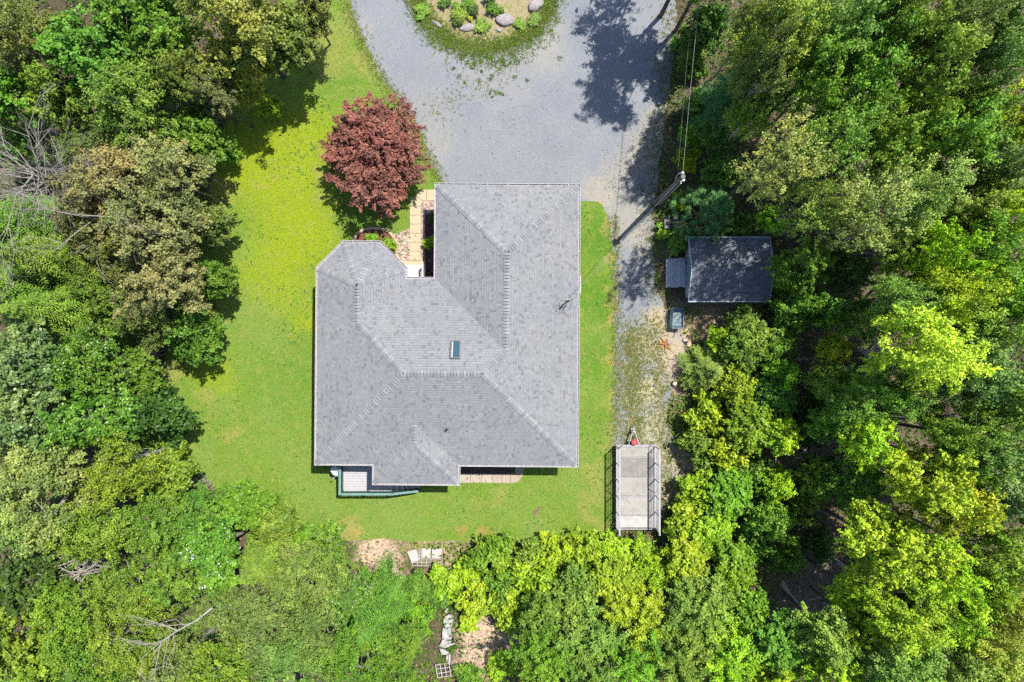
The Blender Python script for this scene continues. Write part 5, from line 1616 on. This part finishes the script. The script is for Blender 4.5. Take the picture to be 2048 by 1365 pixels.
# the wood goes on past the top edge: these throw the shade on the driveway
BEYOND = [
 (1375, -85, 95, 9.5, 'oak', 'green', 'tree past the top edge shading the driveway, nearer one'),
 (1462, -150, 92, 16, 'oak', 'sage', 'tree past the top edge shading the driveway, farther one'),
 (1330, -150, 80, 9, 'airy', 'mid', 'tree past the top edge shading the driveway bend'),
]
BACK = [
 (1420, 740, 55, 3.4, 'fir', 'fresh', 'soft grey-green young fir beside the dry track'),
 (1500, 690, 62, 4.5, 'sapling', 'mid', 'green bushy tree with yellowish leaves below the shed'),
 (1440, 690, 42, 2.6, 'shrub', 'lime', 'lime bush between the cart and the young fir'),
 (1555, 700, 52, 4.5, 'sapling', 'green', 'green bushy tree right of the yellowish one below the shed'),
 (1480, 775, 52, 4.2, 'sapling', 'lime', 'lime bushy tree right of the young fir'),
 (1545, 790, 55, 4.5, 'sapling', 'green', 'green bushy tree at the rim of the dark gap'),
 (1500, 850, 62, 4.5, 'sapling', 'bright', 'vivid green bushy tree right of the trailer front'),
 (1415, 830, 42, 2.6, 'shrub', 'lime', 'lime bush below the young fir'),
 (1405, 890, 42, 2.6, 'shrub', 'mid', 'green bush right of the trailer front'),
 (1450, 905, 46, 3.2, 'shrub', 'lime', 'lime bush beyond the trailer rail'),
 (1395, 975, 42, 2.4, 'shrub', 'lime', 'lime bush beside the trailer rear'),
 (1460, 985, 55, 3.6, 'sapling', 'bright', 'fresh bright bushy tree right of the trailer rear'),
 (1510, 945, 42, 2.6, 'shrub', 'green', 'green bush left of the dark litter'),
 (1370, 1040, 46, 2.6, 'shrub', 'lime', 'lime bush at the trailer rear corner'),
 (1425, 1065, 55, 3.4, 'sapling', 'lime', 'yellow-lime bushy tree below right of the trailer'),
 (1510, 1060, 50, 3.2, 'shrub', 'green', 'shaded green bush left of the dark hollow'),
 (1375, 1125, 60, 4.0, 'sapling', 'lime', 'yellow-lime bushy tree below the trailer'),
 (1470, 1130, 60, 4.2, 'sapling', 'bright', 'bright bushy tree left of the white fallen log'),
 (1400, 1215, 72, 6.0, 'oak', 'fresh', 'grey-green tree in the lower right thicket'),
 (1490, 1225, 62, 5.0, 'sapling', 'bright', 'green bushy tree lower left of the white fallen log'),
 (1460, 1320, 78, 6.5, 'oak', 'lime', 'lime tree at the bottom edge of the right thicket'),
 (1365, 1315, 78, 6.5, 'oak', 'mid', 'mid-green tree at the bottom edge left of the lime one'),
 (1282, 1106, 36, 1.6, 'shrub', 'lime', 'lime bush right behind the trailer'),
 (1222, 1104, 40, 1.8, 'shrub', 'lime', 'yellow-lime bush left of the trailer rear end'),
 (1310, 1150, 55, 3.6, 'sapling', 'lime', 'lime bushy tree below the trailer rear end'),
 (1165, 1105, 48, 2.4, 'shrub', 'lime', 'round lime bush at the lower lawn edge'),
 (1110, 1100, 40, 2.0, 'shrub', 'lime', 'yellow-lime bush at the lower lawn edge left of the round one'),
 (1235, 1165, 62, 4.2, 'sapling', 'lime', 'lime bushy tree second row behind the lawn'),
 (1150, 1185, 62, 4.2, 'sapling', 'mid', 'mid-green bushy tree second row behind the lawn'),
 (1065, 1105, 38, 1.8, 'shrub', 'mid', 'green bush at the lower lawn edge by the pinkish stub'),
 (985, 1105, 46, 2.2, 'shrub', 'bright', 'vivid green bush right of the white panels'),
 (1000, 1165, 40, 2.0, 'shrub', 'green', 'deep green bush left of the bluish shrub'),
 (988, 1157, 24, 1.5, 'pine', 'blue', 'small bluish spiky shrub behind the lawn'),
 (1075, 1170, 50, 3.0, 'shrub', 'lime', 'lime bush right of the bluish shrub'),
 (940, 1140, 34, 1.5, 'shrub', 'lime', 'low lime bush right below the white panels'),
 (895, 1165, 34, 1.5, 'shrub', 'lime', 'low lime bush under the white panels'),
 (838, 1172, 30, 1.2, 'shrub', 'green', 'low green bush right of the dirt patch foot'),
 (862, 1196, 34, 1.5, 'shrub', 'green', 'green bush above the broken grey-white row'),
 (838, 1236, 38, 2.2, 'shrub', 'bright', 'bright bush left of the broken grey-white row'),
 (960, 1195, 40, 1.8, 'shrub', 'lime', 'yellowish bush right above the broken grey-white row'),
 (1025, 1215, 46, 2.4, 'shrub', 'lime', 'lime bush above the pinkish bare ground'),
 (940, 1240, 26, 1.0, 'shrub', 'lime', 'small lime bush beside the broken grey-white row'),
 (1085, 1235, 62, 4.6, 'sapling', 'green', 'green bushy tree right of the bare pinkish ground'),
 (1085, 1320, 72, 6.0, 'oak', 'bright', 'bright tree at the bottom edge right of bare ground'),
 (1180, 1265, 68, 5.5, 'oak', 'fresh', 'grey-green tree in the bottom middle thicket'),
 (1270, 1245, 68, 5.5, 'oak', 'lime', 'lime tree in the bottom middle thicket'),
 (1180, 1345, 72, 6.0, 'oak', 'mid', 'mid-green tree at the bottom edge of the middle thicket'),
 (1280, 1330, 72, 6.0, 'oak', 'bright', 'bright tree at the bottom edge right of the middle thicket'),
 (938, 1354, 30, 1.2, 'shrub', 'green', 'green bush at the bottom edge right of the old frame'),
 (1000, 1330, 30, 1.2, 'shrub', 'lime', 'small lime bush on the bare pinkish ground'),
 (640, 1075, 40, 2.2, 'shrub', 'mid', 'green bush at the lower lawn edge left of the dirt patch'),
 (600, 1085, 40, 2.4, 'shrub', 'bright', 'bright bush at the lower lawn edge near the deck'),
 (1395, 215, 34, 2.6, 'shrub', 'emerald', 'bright bush below the overhead cable'),
 (1385, 275, 30, 1.8, 'shrub', 'bright', 'sunlit bush left of the cable, upper of the roadside pair'),
 (1372, 320, 26, 1.4, 'shrub', 'lime', 'sunlit yellow bush near the pole top'),
 (1430, 270, 46, 3.4, 'sapling', 'green', 'shaded green sapling right of the cable bush'),
 (1445, 340, 48, 3.4, 'sapling', 'green', 'shaded green sapling above the young pine'),
 (1365, 405, 24, 1.0, 'shrub', 'lime', 'low yellow-green bush at the foot of the pole'),
 (1365, 480, 30, 1.1, 'shrub', 'mid', 'low bush between the black bin and the shed'),
 (1330, 460, 22, .8, 'shrub', 'lime', 'low bush left of the black bin'),
 (1470, 460, 34, 2.2, 'shrub', 'green', 'green bush along the upper shed wall'),
 (1385, 130, 30, 1.8, 'shrub', 'green', 'shaded bush where the cable crosses the drive edge'),
 (1365, 85, 26, 1.4, 'shrub', 'mid', 'small shaded bush at the upper drive edge'),
 (1555, 560, 34, 3.0, 'shrub', 'bright', 'bright bush against the right shed wall'),
 (1480, 640, 38, 2.0, 'shrub', 'mid', 'green bush below the lower shed eave'),
 (1640, 940, 44, 3.0, 'shrub', 'green', 'green bush on the dark litter of the right wood'),
 (1600, 1010, 44, 3.0, 'shrub', 'mid', 'bush above the white fallen log'),
 (1590, 860, 40, 2.6, 'shrub', 'dark', 'dark bush in the gap of the right wood'),
 (1640, 800, 40, 2.6, 'shrub', 'green', 'green bush at the foot of the large yellow tree'),
 (1570, 1110, 40, 2.4, 'shrub', 'green', 'green bush just above the white fallen log'),
 (1640, 1090, 34, 1.8, 'shrub', 'dark', 'dark bush inside the hollow'),
 (1760, 720, 30, 3, 'shrub', 'green', 'shaded bush left of the large yellow tree'),
 (400, 985, 26, 1.4, 'shrub', 'brown', 'brownish dry shrub at the lower left lawn corner'),
 (455, 300, 30, 2.2, 'shrub', 'emerald', 'bright bush on the shaded lawn edge, upper left'),
 (540, 215, 26, 1.8, 'shrub', 'lime', 'sunlit bush in the tree shade beside the lawn'),
 (425, 625, 26, 1.6, 'shrub', 'olive', 'small olive bush on the lawn edge left of the house'),
 (340, 600, 30, 2.4, 'shrub', 'green', 'green bush under the lowest brown-olive tree'),
 (330, 900, 36, 2.6, 'shrub', 'mid', 'bush at the lawn edge below the dark glossy tree'),
 (355, 930, 34, 2.4, 'shrub', 'lime', 'yellowish bush above the brownish dry shrub'),
]
for rows_, grp in ((LEFT, GL), (RIGHT, GR), (BEYOND, GR), (BACK, GB)):
    for (px, py, r_, h, sp_, c_, lb) in rows_:
        if rows_ is LEFT: c_ = {'lime': 'leaf_l', 'bright': 'leaf_b', 'emerald': 'leaf_e'}.get(c_, c_)
        nm = {'fir': 'fir_tree', 'pine': 'young_pine', 'shrub': 'bush'}.get(sp_, 'broadleaf_tree')
        tree(px, py, r_, h * (1.16 if rows_ is RIGHT else 1.0), sp_, c_, lb, grp, nm, 'bush' if sp_ == 'shrub' else 'tree', gain={'RIGHT': 1.2, 'LEFT': .87}.get('RIGHT' if rows_ is RIGHT else 'LEFT' if rows_ is LEFT else '', .95))

# garden shrubs by the house
for (px, py, r_, h, c_, lb) in ((744, 479, 13, .7, 'bright', 'small green shrub in the bay mulch bed, left one'), (779, 489, 16, .8, 'bright', 'green shrub in the bay mulch bed, right one by the pebbles'),
                                (869, 436, 13, .8, 'dark', 'dark round shrub in the bed beside the garage wall'), (861, 487, 15, .9, 'lime', 'bright yellow-green shrub in the bed beside the garage wall')):
    o = tree(px, py, r_, h, 'shrub', c_, lb, 'garden shrubs by the house', 'garden_shrub', 'shrub')

# red maple on the lawn
V, t, lc = broad_crown(201, Rr=3.15, z0=.8, z1=4.9, lobes=26, clumps=820, per=54, L=.12, W=.082, cr=.23, jag=(.78, 1.06), flat=.45, sq=.72, inner=.25)
cm = quads_object('crown', V, M['leaf_red'], tint=t)
x, y, _ = P(754, 308, 2.8)
mp = empty('red_maple', (x, y, 0), .6)
tag(mp, 'round dark red maple on the lawn in front of the house', 'tree')
o = bpy.data.objects.new('crown', cm); o.color = (.185, .086, .070, 1); col.objects.link(o); o.parent = mp
tm = trunk_mb(201, lc, 1.0, 4.4, r0=.1, bend=.2, twigs=3); o = tm.build('trunk', M['bark'], mp)

# bare dead wood
def dead_tree(px, py, h, label, seed, spread, lean=(0, 0), n=16, name='dead_tree', r0=.14, base_h=0.0, cat='dead tree', depth=3, mat='dead_wood'):
    rng = np.random.default_rng(seed)
    x, y, _ = P(px, py, base_h)
    root = empty(name, (x, y, 0))
    tag(root, label, cat)
    mb = MB()
    pts = [np.array([0, 0, -.2]), np.array([lean[0] * .3, lean[1] * .3, h * .35]), np.array([lean[0], lean[1], h * .8])]
    mb.tube(pts, [r0, r0 * .8, r0 * .35], 7)
    loc(mb.build('trunk', M[mat]), root)
    mb = MB()
    def grow(p, d, l, r, k):
        q1 = p + d * l * .5 + rng.normal(size=3) * l * .05
        q2 = p + d * l + rng.normal(size=3) * l * .08
        mb.tube([p, q1, q2], [r, r * .75, r * .4], 5 if k > 1 else 4, False)
        if k == 0: return
        for _ in range(rng.integers(2, 5)):
            f = rng.uniform(.3, 1)
            s_ = p + (q2 - p) * f
            dd = d + rng.normal(size=3) * .42
            dd /= np.linalg.norm(dd)
            grow(s_, dd, l * rng.uniform(.45, .75), r * .5, k - 1)
    for i in range(n):
        f = rng.uniform(.35, 1)
        p = pts[1] * (1 - f) + pts[2] * f
        a = rng.uniform(0, 2 * math.pi)
        d = np.array([math.cos(a) * spread[0] + spread[2], math.sin(a) * spread[1] + spread[3], rng.uniform(.4, 1.1)])
        d /= np.linalg.norm(d)
        grow(p, d, h * rng.uniform(.18, .30), r0 * .34, depth)
    loc(mb.build('branches', M[mat]), root)
    return root
dead_tree(262, 414, 11.0, 'bare grey dead tree fanning its twigs at the left edge', 41, (.75, .75, -.12, .0), n=30, r0=.08, lean=(-.3, .05))
dead_tree(330, 480, 11.2, 'bare grey branches showing through the broad brown-olive tree', 42, (.8, .8, 0, 0), n=7, r0=.1)

def fallen(p_list, r, label, seed, name='fallen_limb', mat='dead_wood', side=9, sl_=1.6, cat='branch'):
    rng = np.random.default_rng(seed)
    pts = [np.array(P(*q)) for q in p_list]
    if name == 'leaning_trunk':            # the foot stands on the ground
        d0 = pts[1] - pts[0]; f = min(1.0, .45 * pts[0][2] / max(np.linalg.norm(d0[:2]), .1))
        pts.insert(0, np.array([pts[0][0] - d0[0] * f, pts[0][1] - d0[1] * f, -.15]))
    mb = MB()
    n = len(pts)
    mb.tube(pts, [r * (1 - .8 * i / (n - 1)) for i in range(n)], 7)
    for i in range(side):
        f = rng.uniform(.3, .98) * (n - 1)
        k = min(int(f), n - 2); u = f - k
        s_ = pts[k] * (1 - u) + pts[k + 1] * u
        d = (pts[k + 1] - pts[k]); d /= np.linalg.norm(d)
        sd = np.array([-d[1], d[0], 0]) * rng.choice((-1, 1))
        dr = d * rng.uniform(.5, 1) + sd * rng.uniform(.4, .9) + np.array([0, 0, rng.uniform(-.05, .25)])
        l = sl_ * rng.uniform(.5, 1.2)
        e = s_ + dr * l
        m_ = (s_ + e) / 2 + rng.normal(size=3) * .12 * l
        mb.tube([s_, m_, e], [r * .38, r * .25, r * .06], 5)
        for _ in range(3):
            g_ = m_ + (e - m_) * rng.uniform(0, .9)
            q = g_ + (dr + rng.normal(size=3) * .5) * l * .4
            mb.tube([g_, q], [r * .16, r * .04], 4)
    return tag(mb.build(name, M[mat]), label, cat)
fallen([(425, 1216, 8.6), (395, 1240, 8.9), (350, 1265, 9.0), (320, 1285, 9.0), (285, 1315, 8.9)], .055, 'bare dead limb lying over the crowns at the lower left', 51, side=12, sl_=2.0)
fallen([(1563, 1163, .2), (1580, 1190, .5), (1600, 1212, .9), (1625, 1232, 1.6)], .14, 'white fallen birch log at the dark hollow', 52, 'fallen_log', 'pale_bark', side=3, sl_=.7, cat='log')
fallen([(1690, 512, 4.2), (1730, 508, 5.4), (1775, 503, 6.6), (1815, 505, 7.8)], .13, 'pale leaning trunk right of the shed, upper one', 53, 'leaning_trunk', 'pale_bark', side=2, sl_=.8, cat='trunk')
fallen([(1630, 719, 1.5), (1675, 717, 3.2), (1720, 717, 5), (1765, 716, 6.6)], .13, 'mossy leaning trunk pointing at the large yellow tree', 54, 'leaning_trunk', 'pale_bark', side=2, sl_=.8, cat='trunk')
fallen([(1630, 1008, .4), (1650, 1025, 1.2), (1680, 1040, 2.2)], .12, 'short grey log above the dark hollow', 55, 'fallen_log', 'pale_bark', side=2, sl_=.6, cat='log')
fallen([(1862, 840, 4), (1890, 832, 5), (1920, 838, 6)], .12, 'pale stub of trunk below the silvery tree', 56, 'leaning_trunk', 'pale_bark', side=4, sl_=.8, cat='trunk')
fallen([(1605, 905, .1), (1630, 880, .25), (1650, 858, .3)], .05, 'thin pale branch on the dark litter of the right wood', 57, 'fallen_limb', 'dead_wood', side=6, sl_=.7)
fallen([(1620, 1200, .2), (1665, 1190, .3), (1710, 1182, .3)], .03, 'thin twig across the dark hollow', 58, 'fallen_limb', 'dead_wood', side=5, sl_=.6)
fallen([(1690, 482, 4.0), (1725, 470, 5.0)], .10, 'short pale trunk stub above the leaning one right of the shed', 59, 'leaning_trunk', 'pale_bark', side=1, sl_=.4, cat='trunk')

def brush(px, py, h, spread, n, label, seed, r=.035, ln=(1.0, 2.4)):
    rng = np.random.default_rng(seed)
    x, y, _ = P(px, py, h)
    mb = MB()
    for i in range(n):
        a = rng.normal(.2, .9)
        c = np.array([x, y, h]) + rng.normal(size=3) * np.array([spread, spread * .6, .3])
        l = rng.uniform(*ln)
        pts = []
        for k in range(5):
            aa = a + (k - 2) * rng.uniform(-.05, .25)
            pts.append(c.copy())
            c = c + np.array([math.cos(aa), math.sin(aa), rng.uniform(-.25, .2)]) * l / 4
        off = np.array([math.cos(a), math.sin(a), 0]) * l * .5
        mb.tube([p - off for p in pts], [r, r * .9, r * .7, r * .5, r * .2], 5)
    mb.tube([(x, y, 0), (x, y, h)], [.08, .05], 6)
    return tag(mb.build('brush_pile', M['dead_wood']), label, 'brush pile')
brush(170, 1128, 5.0, .55, 46, 'heap of curved grey bare branches in the lower left wood', 61)
brush(290, 706, 1.2, .35, 26, 'small heap of bare twigs at the left lawn edge', 62, .025, (.8, 1.6))
brush(400, 968, .9, .25, 20, 'thin dry twigs at the lower left lawn corner', 63, .018, (.6, 1.4))
brush(318, 1080, 4.0, .3, 18, 'small knot of bare branches right of the grey heap', 64, .025, (.7, 1.4))

# ================================================================== GROUND COVER
rc = np.random.default_rng(77)
def in_poly(poly, p): return inside(poly, p[:, 0], p[:, 1])
def vnoise(p, s, seed):
    r = np.random.default_rng(seed)
    o = np.zeros(len(p))
    for k in range(5):
        a = r.uniform(0, 6.28); f = s * (1.6 ** k)
        o += np.sin(p[:, 0] * math.cos(a) * f + p[:, 1] * math.sin(a) * f + r.uniform(0, 6.28)) / (1.3 ** k)
    return o

# leafy undergrowth below the trees: one mass nobody could count
N = 330000
p = np.stack([rc.uniform(-33, 33, N), rc.uniform(-23, 24, N)], 1)
keep = ~in_poly(lawn_poly, p) & ~in_poly(drive_poly, p) & ~in_poly(isl_poly, p)
hx0, hy0 = hq((610, 990)); hx1, hy1 = hq((1175, 350))
keep &= ~((p[:, 0] > hx0) & (p[:, 0] < hx1) & (p[:, 1] > hy0) & (p[:, 1] < hy1))
keep &= ~((p[:, 0] > sxw - 1.4) & (p[:, 0] < sxe + .1) & (p[:, 1] > sys_ - .5) & (p[:, 1] < syn + .1))
nz = vnoise(p, .9, 5) + vnoise(p, 2.6, 6) * .5
bare = np.zeros(N)
for (bx, by, br) in ((760, 1105, 46), (782, 1150, 30), (735, 1082, 26), (850, 1112, 42), (893, 1270, 12), (890, 1338, 14), (960, 1262, 34), (985, 1300, 40), (945, 1325, 34), (1015, 1268, 24), (1350, 690, 40), (1352, 760, 36), (1350, 930, 36), (1430, 640, 50), (1600, 1190, 60), (1660, 1130, 50), (1650, 900, 45), (1610, 920, 40), (1660, 1050, 40), (1355, 640, 30), (1343, 446, 16), (1328, 688, 24), (1540, 925, 26), (1640, 700, 50)):
    q = P2(bx, by)
    d = np.hypot(p[:, 0] - q[0], p[:, 1] - q[1]) * S / br
    bare = np.maximum(bare, np.clip(1.5 - d, 0, 1))
keep &= rc.uniform(0, 1, N) > bare * .93
gx = p[:, 0]; gy = p[:, 1]
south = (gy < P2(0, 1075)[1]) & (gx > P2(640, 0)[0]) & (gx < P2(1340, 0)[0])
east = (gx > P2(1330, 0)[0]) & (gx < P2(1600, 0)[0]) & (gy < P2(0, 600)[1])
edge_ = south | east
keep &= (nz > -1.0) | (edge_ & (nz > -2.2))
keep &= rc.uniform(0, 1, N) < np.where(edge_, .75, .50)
p = p[keep]; nz = nz[keep]; edge_ = edge_[keep]
n = len(p)
h = np.clip(.12 + .18 * (nz + 1), .05, .55) * rc.uniform(.2, 1.1, n)
C = np.concatenate([p, h[:, None]], 1)
Nn = np.array([0, 0, 1.]) + rc.normal(size=(n, 3)) * .45
V = leaf_quads(rc, C, Nn, .17, .11)
hue = np.clip(.5 + .22 * vnoise(p, .6, 8) + rc.normal(size=n) * .22, 0, 1)[:, None]
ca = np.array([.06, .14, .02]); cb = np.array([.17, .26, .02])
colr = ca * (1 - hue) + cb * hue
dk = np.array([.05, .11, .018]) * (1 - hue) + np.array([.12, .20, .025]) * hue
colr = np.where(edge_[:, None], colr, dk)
dryl = rc.uniform(0, 1, n) < .06
colr[dryl] = np.array([.34, .24, .12])
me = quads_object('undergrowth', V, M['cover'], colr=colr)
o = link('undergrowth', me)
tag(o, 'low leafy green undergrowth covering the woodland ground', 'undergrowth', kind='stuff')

# blades
def blades(name, p, L, W, colr, label, cat, lift=.012, lean=.6, per=3):
    n = len(p) * per
    q = np.repeat(p, per, 0) + rc.normal(size=(n, 2)) * L * .35
    cc = np.repeat(colr, per, 0) * rc.uniform(.75, 1.25, (n, 1))
    a = rc.uniform(0, 2 * math.pi, n)
    d = np.stack([np.cos(a), np.sin(a)], 1)
    s = np.stack([-np.sin(a), np.cos(a)], 1)
    l = L * rc.uniform(.5, 1.2, n)
    ln_ = lean * rc.uniform(.4, 1.3, n)
    b0 = np.concatenate([q - s * W / 2, np.full((n, 1), lift)], 1)
    b1 = np.concatenate([q + s * W / 2, np.full((n, 1), lift)], 1)
    t0 = np.concatenate([q + d * (l * ln_)[:, None] + s * W * .15, (lift + l * .75)[:, None]], 1)
    t1 = np.concatenate([q + d * (l * ln_)[:, None] - s * W * .15, (lift + l * .75)[:, None]], 1)
    V = np.stack([b0, b1, t0, t1], 1)
    me = quads_object(name, V, M['cover'], colr=cc)
    return tag(link(name, me), label, cat, kind='stuff')

# mown lawn nap
N = 120000
lp = np.array(lawn_poly); lo, hi = lp.min(0), lp.max(0)
p = rc.uniform(lo, hi, (N, 2))
p = p[in_poly(lawn_poly, p)]
p = p[(p[:, 1] < 20.5)]
inh = np.zeros(len(p), bool)
inh |= in_poly([tuple(v) for v in offset_loop(ev, -.4)], p)
inh |= in_poly([P2(x, y) for x, y in [(700, 500), (708, 470), (745, 454), (785, 462), (819, 455), (819, 410), (830, 385), (880, 377), (900, 560), (800, 560)]], p)
inh |= in_poly([P2(x, y) for x, y in [(910, 925), (1050, 925), (1050, 950), (1035, 968), (910, 968)]], p)
inh |= in_poly([(dx0, dn), (dx1, dn), (ex_, dn), (ex_, ds), (dx0, ds)], p)
p = p[~inh]
f1 = np.clip(.5 + .25 * vnoise(p, .35, 21), 0, 1)[:, None]
westy = np.clip((P2(720, 0)[0] - p[:, 0]) / 4, 0, 1)[:, None] * np.clip((p[:, 1] + 1.5) / 4, 0, 1)[:, None]
base = np.array([.095, .19, .026]) * (1 - f1) + np.array([.16, .23, .045]) * f1
base = base * (1 - westy * .75) + np.array([.23, .285, .015]) * westy * .75
isd = rc.uniform(0, 1, len(p)) < .10 + .18 * (vnoise(p, 1.1, 23) > 1.2)
base[isd] = np.array([.34, .28, .10])
blades('lawn_grass', p, .06, .022, base, 'short mown grass of the lawn', 'grass', .012, .9, 1)

# weeds creeping over the gravel and round the island
def gauss_band(px, n, sd, seed):
    r = np.random.default_rng(seed)
    pts = [Vector(P2(x, y)) for x, y in px]
    out = []
    Ls = [(pts[i + 1] - pts[i]).length for i in range(len(pts) - 1)]
    tot = sum(Ls)
    for i, l in enumerate(Ls):
        k = int(n * l / tot)
        f = r.uniform(0, 1, k)[:, None]
        a, b = np.array(pts[i]), np.array(pts[i + 1])
        out.append(a * (1 - f) + b * f + r.normal(size=(k, 2)) * sd)
    return np.concatenate(out)
rim = [(830, -20), (838, 14), (856, 44), (884, 72), (922, 90), (965, 96), (1015, 90), (1052, 72), (1080, 46), (1098, 20), (1108, -20)]
outer = [(826, 0), (840, 38), (866, 74), (902, 104), (960, 122), (1010, 116), (1058, 96), (1092, 64), (1110, 26)]
p = np.concatenate([gauss_band(rim, 4200, .32, 31), gauss_band(outer, 700, .38, 32)])
h_ = rc.uniform(0, 1, (len(p), 1))
c_ = np.array([.08, .18, .02]) * (1 - h_) + np.array([.22, .28, .04]) * h_
c_[rc.uniform(0, 1, len(p)) < .12] = (.36, .30, .15)
blades('island_grass', p, .13, .03, c_, 'ragged grass fringe round the garden island', 'grass', .01, .7, 4)
tr_ = [(1262, 660), (1265, 720), (1262, 780), (1266, 850), (1270, 900)]
tr2 = [(1300, 640), (1310, 700), (1318, 780), (1330, 860), (1338, 940), (1325, 1020)]
ed1 = [(692, 0), (712, 62), (740, 118), (772, 170), (805, 215), (850, 300), (884, 366)]
ed2 = [(1228, 430), (1232, 520), (1234, 640), (1232, 760), (1230, 900), (1234, 1000)]
ed3 = [(1350, 10), (1343, 120), (1332, 240), (1320, 330), (1310, 420), (1308, 520), (1318, 600)]
p = np.concatenate([gauss_band(tr_, 2600, .42, 33), gauss_band(tr2, 2600, .5, 34), gauss_band(ed1, 1300, .22, 35), gauss_band(ed2, 1400, .18, 36), gauss_band(ed3, 2200, .5, 37), gauss_band([(860, 230), (900, 190), (960, 170), (1000, 180)], 160, .5, 38), gauss_band([(1240, 1040), (1310, 1050)], 600, .4, 39)])
h_ = rc.uniform(0, 1, (len(p), 1))
c_ = np.array([.09, .17, .025]) * (1 - h_) + np.array([.24, .26, .06]) * h_
c_[rc.uniform(0, 1, len(p)) < .3] = (.42, .34, .19)
blades('gravel_weeds', p, .10, .03, c_, 'weeds and dry grass growing through the gravel edges', 'weeds', .006, .8, 4)

# clover-like tufts on the gravel below the island, each a hand's breadth across
rng = np.random.default_rng(91)
VV = []; CC = []
for i in range(44):
    a = rng.normal(0, 1); x = 985 + a * 50; y = 112 + abs(rng.normal()) * 20
    if i >= 38: x, y = rng.normal(978, 14), rng.normal(184, 6)
    k = 26; rr = rng.uniform(.03, .10)
    c = P(x, y)
    C = np.array([c[0], c[1], .03]) + rng.normal(size=(k, 3)) * np.array([rr, rr, .02])
    C[:, 2] = np.abs(C[:, 2]) + .012
    VV.append(leaf_quads(rng, C, np.array([0, 0, 1.]) + rng.normal(size=(k, 3)) * .4, .07, .05))
    CC.append(np.array([.09, .15, .03]) * rng.uniform(.6, 1.5, (k, 1)))
o = link('weed_tufts', quads_object('weed_tufts', np.concatenate(VV), M['cover'], colr=np.concatenate(CC)))
tag(o, 'small green weed tufts scattered on the gravel below the garden island', 'weeds', kind='stuff')
# plants on the island
ip = [(985, 20, 12, .5, 'green', 'upright green plant above the big oval boulder'), (1000, 22, 9, .4, 'green', 'small green plant right of the upright one on the island'), (948, 22, 12, .5, 'dark', 'dark green plant above the flat boulder'),
      (918, 30, 18, .5, 'mid', 'spreading leafy plant in the island middle left'), (915, 45, 11, .4, 'dark', 'dark leafy clump over the flat boulder'), (935, 8, 14, .5, 'green', 'green plant at the top edge of the island'),
      (890, 5, 14, .45, 'green', 'leafy plant at the top edge on the island left'), (912, 14, 10, .4, 'mid', 'small leafy plant near the island top'), (978, 2, 12, .4, 'dark', 'dark plant cut by the top edge of the island'), (941, 38, 6, .25, 'yellow', 'tiny yellow plant beside the flat boulder'),
      (845, 22, 16, .35, 'mid', 'bright weed clump on the left rim of the island'), (965, 52, 16, .3, 'mid', 'bright clump between the two big boulders'), (1040, 48, 14, .3, 'mid', 'bright clump right of the big oval boulder'), (1070, 40, 14, .3, 'fresh', 'pale green clump below the rightmost boulder')]
for (px, py, r_, h, c__, lb) in ip:
    tree(px, py, r_, h, 'shrub', c__, lb, 'plants on the garden island', 'garden_plant', 'plant')
# white quads painted in for leaf glints on the bright green tree
b_root = [o for o in bpy.data.objects if o.get('label') == 'bright green tree with white blossom clusters'][0]
k = 34
cen = np.array([(rng.uniform(-1.8, 1.8), rng.uniform(-1.8, 1.8), rng.uniform(10.5, 11.8)) for _ in range(7)])
C = (cen[rng.integers(0, 7, k)] + rng.normal(size=(k, 3)) * .25)
V = leaf_quads(rng, C, np.array([0, 0, 1.]) + rng.normal(size=(k, 3)) * .4, .13, .11)
me = quads_object('glint', V, M['glint'])
o = link('glint', me); o.parent = b_root

# fallen leaves and dark crumbs on the gravel
pts_ = np.concatenate([gauss_band([(1215, 380), (1280, 330), (1320, 250)], 420, .7, 71), gauss_band([(700, 60), (780, 200), (860, 330)], 260, .5, 72), gauss_band([(900, 330), (1000, 230), (1150, 300)], 120, 1.6, 73), gauss_band([(1250, 480), (1260, 640), (1270, 860)], 300, .5, 74)])
kk = in_poly(drive_poly, pts_) & ~in_poly([tuple(v) for v in ev], pts_)
pts_ = pts_[kk]
C = np.concatenate([pts_, np.full((len(pts_), 1), .016)], 1)
V = leaf_quads(rc, C, np.array([0, 0, 1.]) + rc.normal(size=C.shape) * .2, .075, .05)
pal = np.array([(.05, .05, .045), (.12, .09, .05), (.22, .16, .08), (.10, .13, .04)])
o = link('leaf_litter', quads_object('leaf_litter', V, M['cover'], colr=pal[rc.integers(0, 4, len(C))]))
tag(o, 'scattered fallen leaves on the gravel driveway', 'leaves', kind='stuff')
# clover and dandelion leaves in the lawn
q = rc.uniform(lo, hi, (9000, 2)); q = q[in_poly(lawn_poly, q)]
q = q[(q[:, 1] < 20.5) & ~in_poly([tuple(v) for v in offset_loop(ev, -.4)], q)]
q = q[(vnoise(q, .8, 44) > .3)]
C = np.concatenate([q, np.full((len(q), 1), .05)], 1)
V = leaf_quads(rc, C, np.array([0, 0, 1.]) + rc.normal(size=C.shape) * .3, .13, .09)
cl_ = np.where(rc.uniform(0, 1, (len(q), 1)) < .8, np.array([[.085, .19, .03]]), np.array([[.30, .26, .10]])) * rc.uniform(.8, 1.3, (len(q), 1))
o = link('lawn_weeds', quads_object('lawn_weeds', V, M['cover'], colr=cl_))
tag(o, 'broad weed leaves and clover scattered in the lawn', 'weeds', kind='stuff')
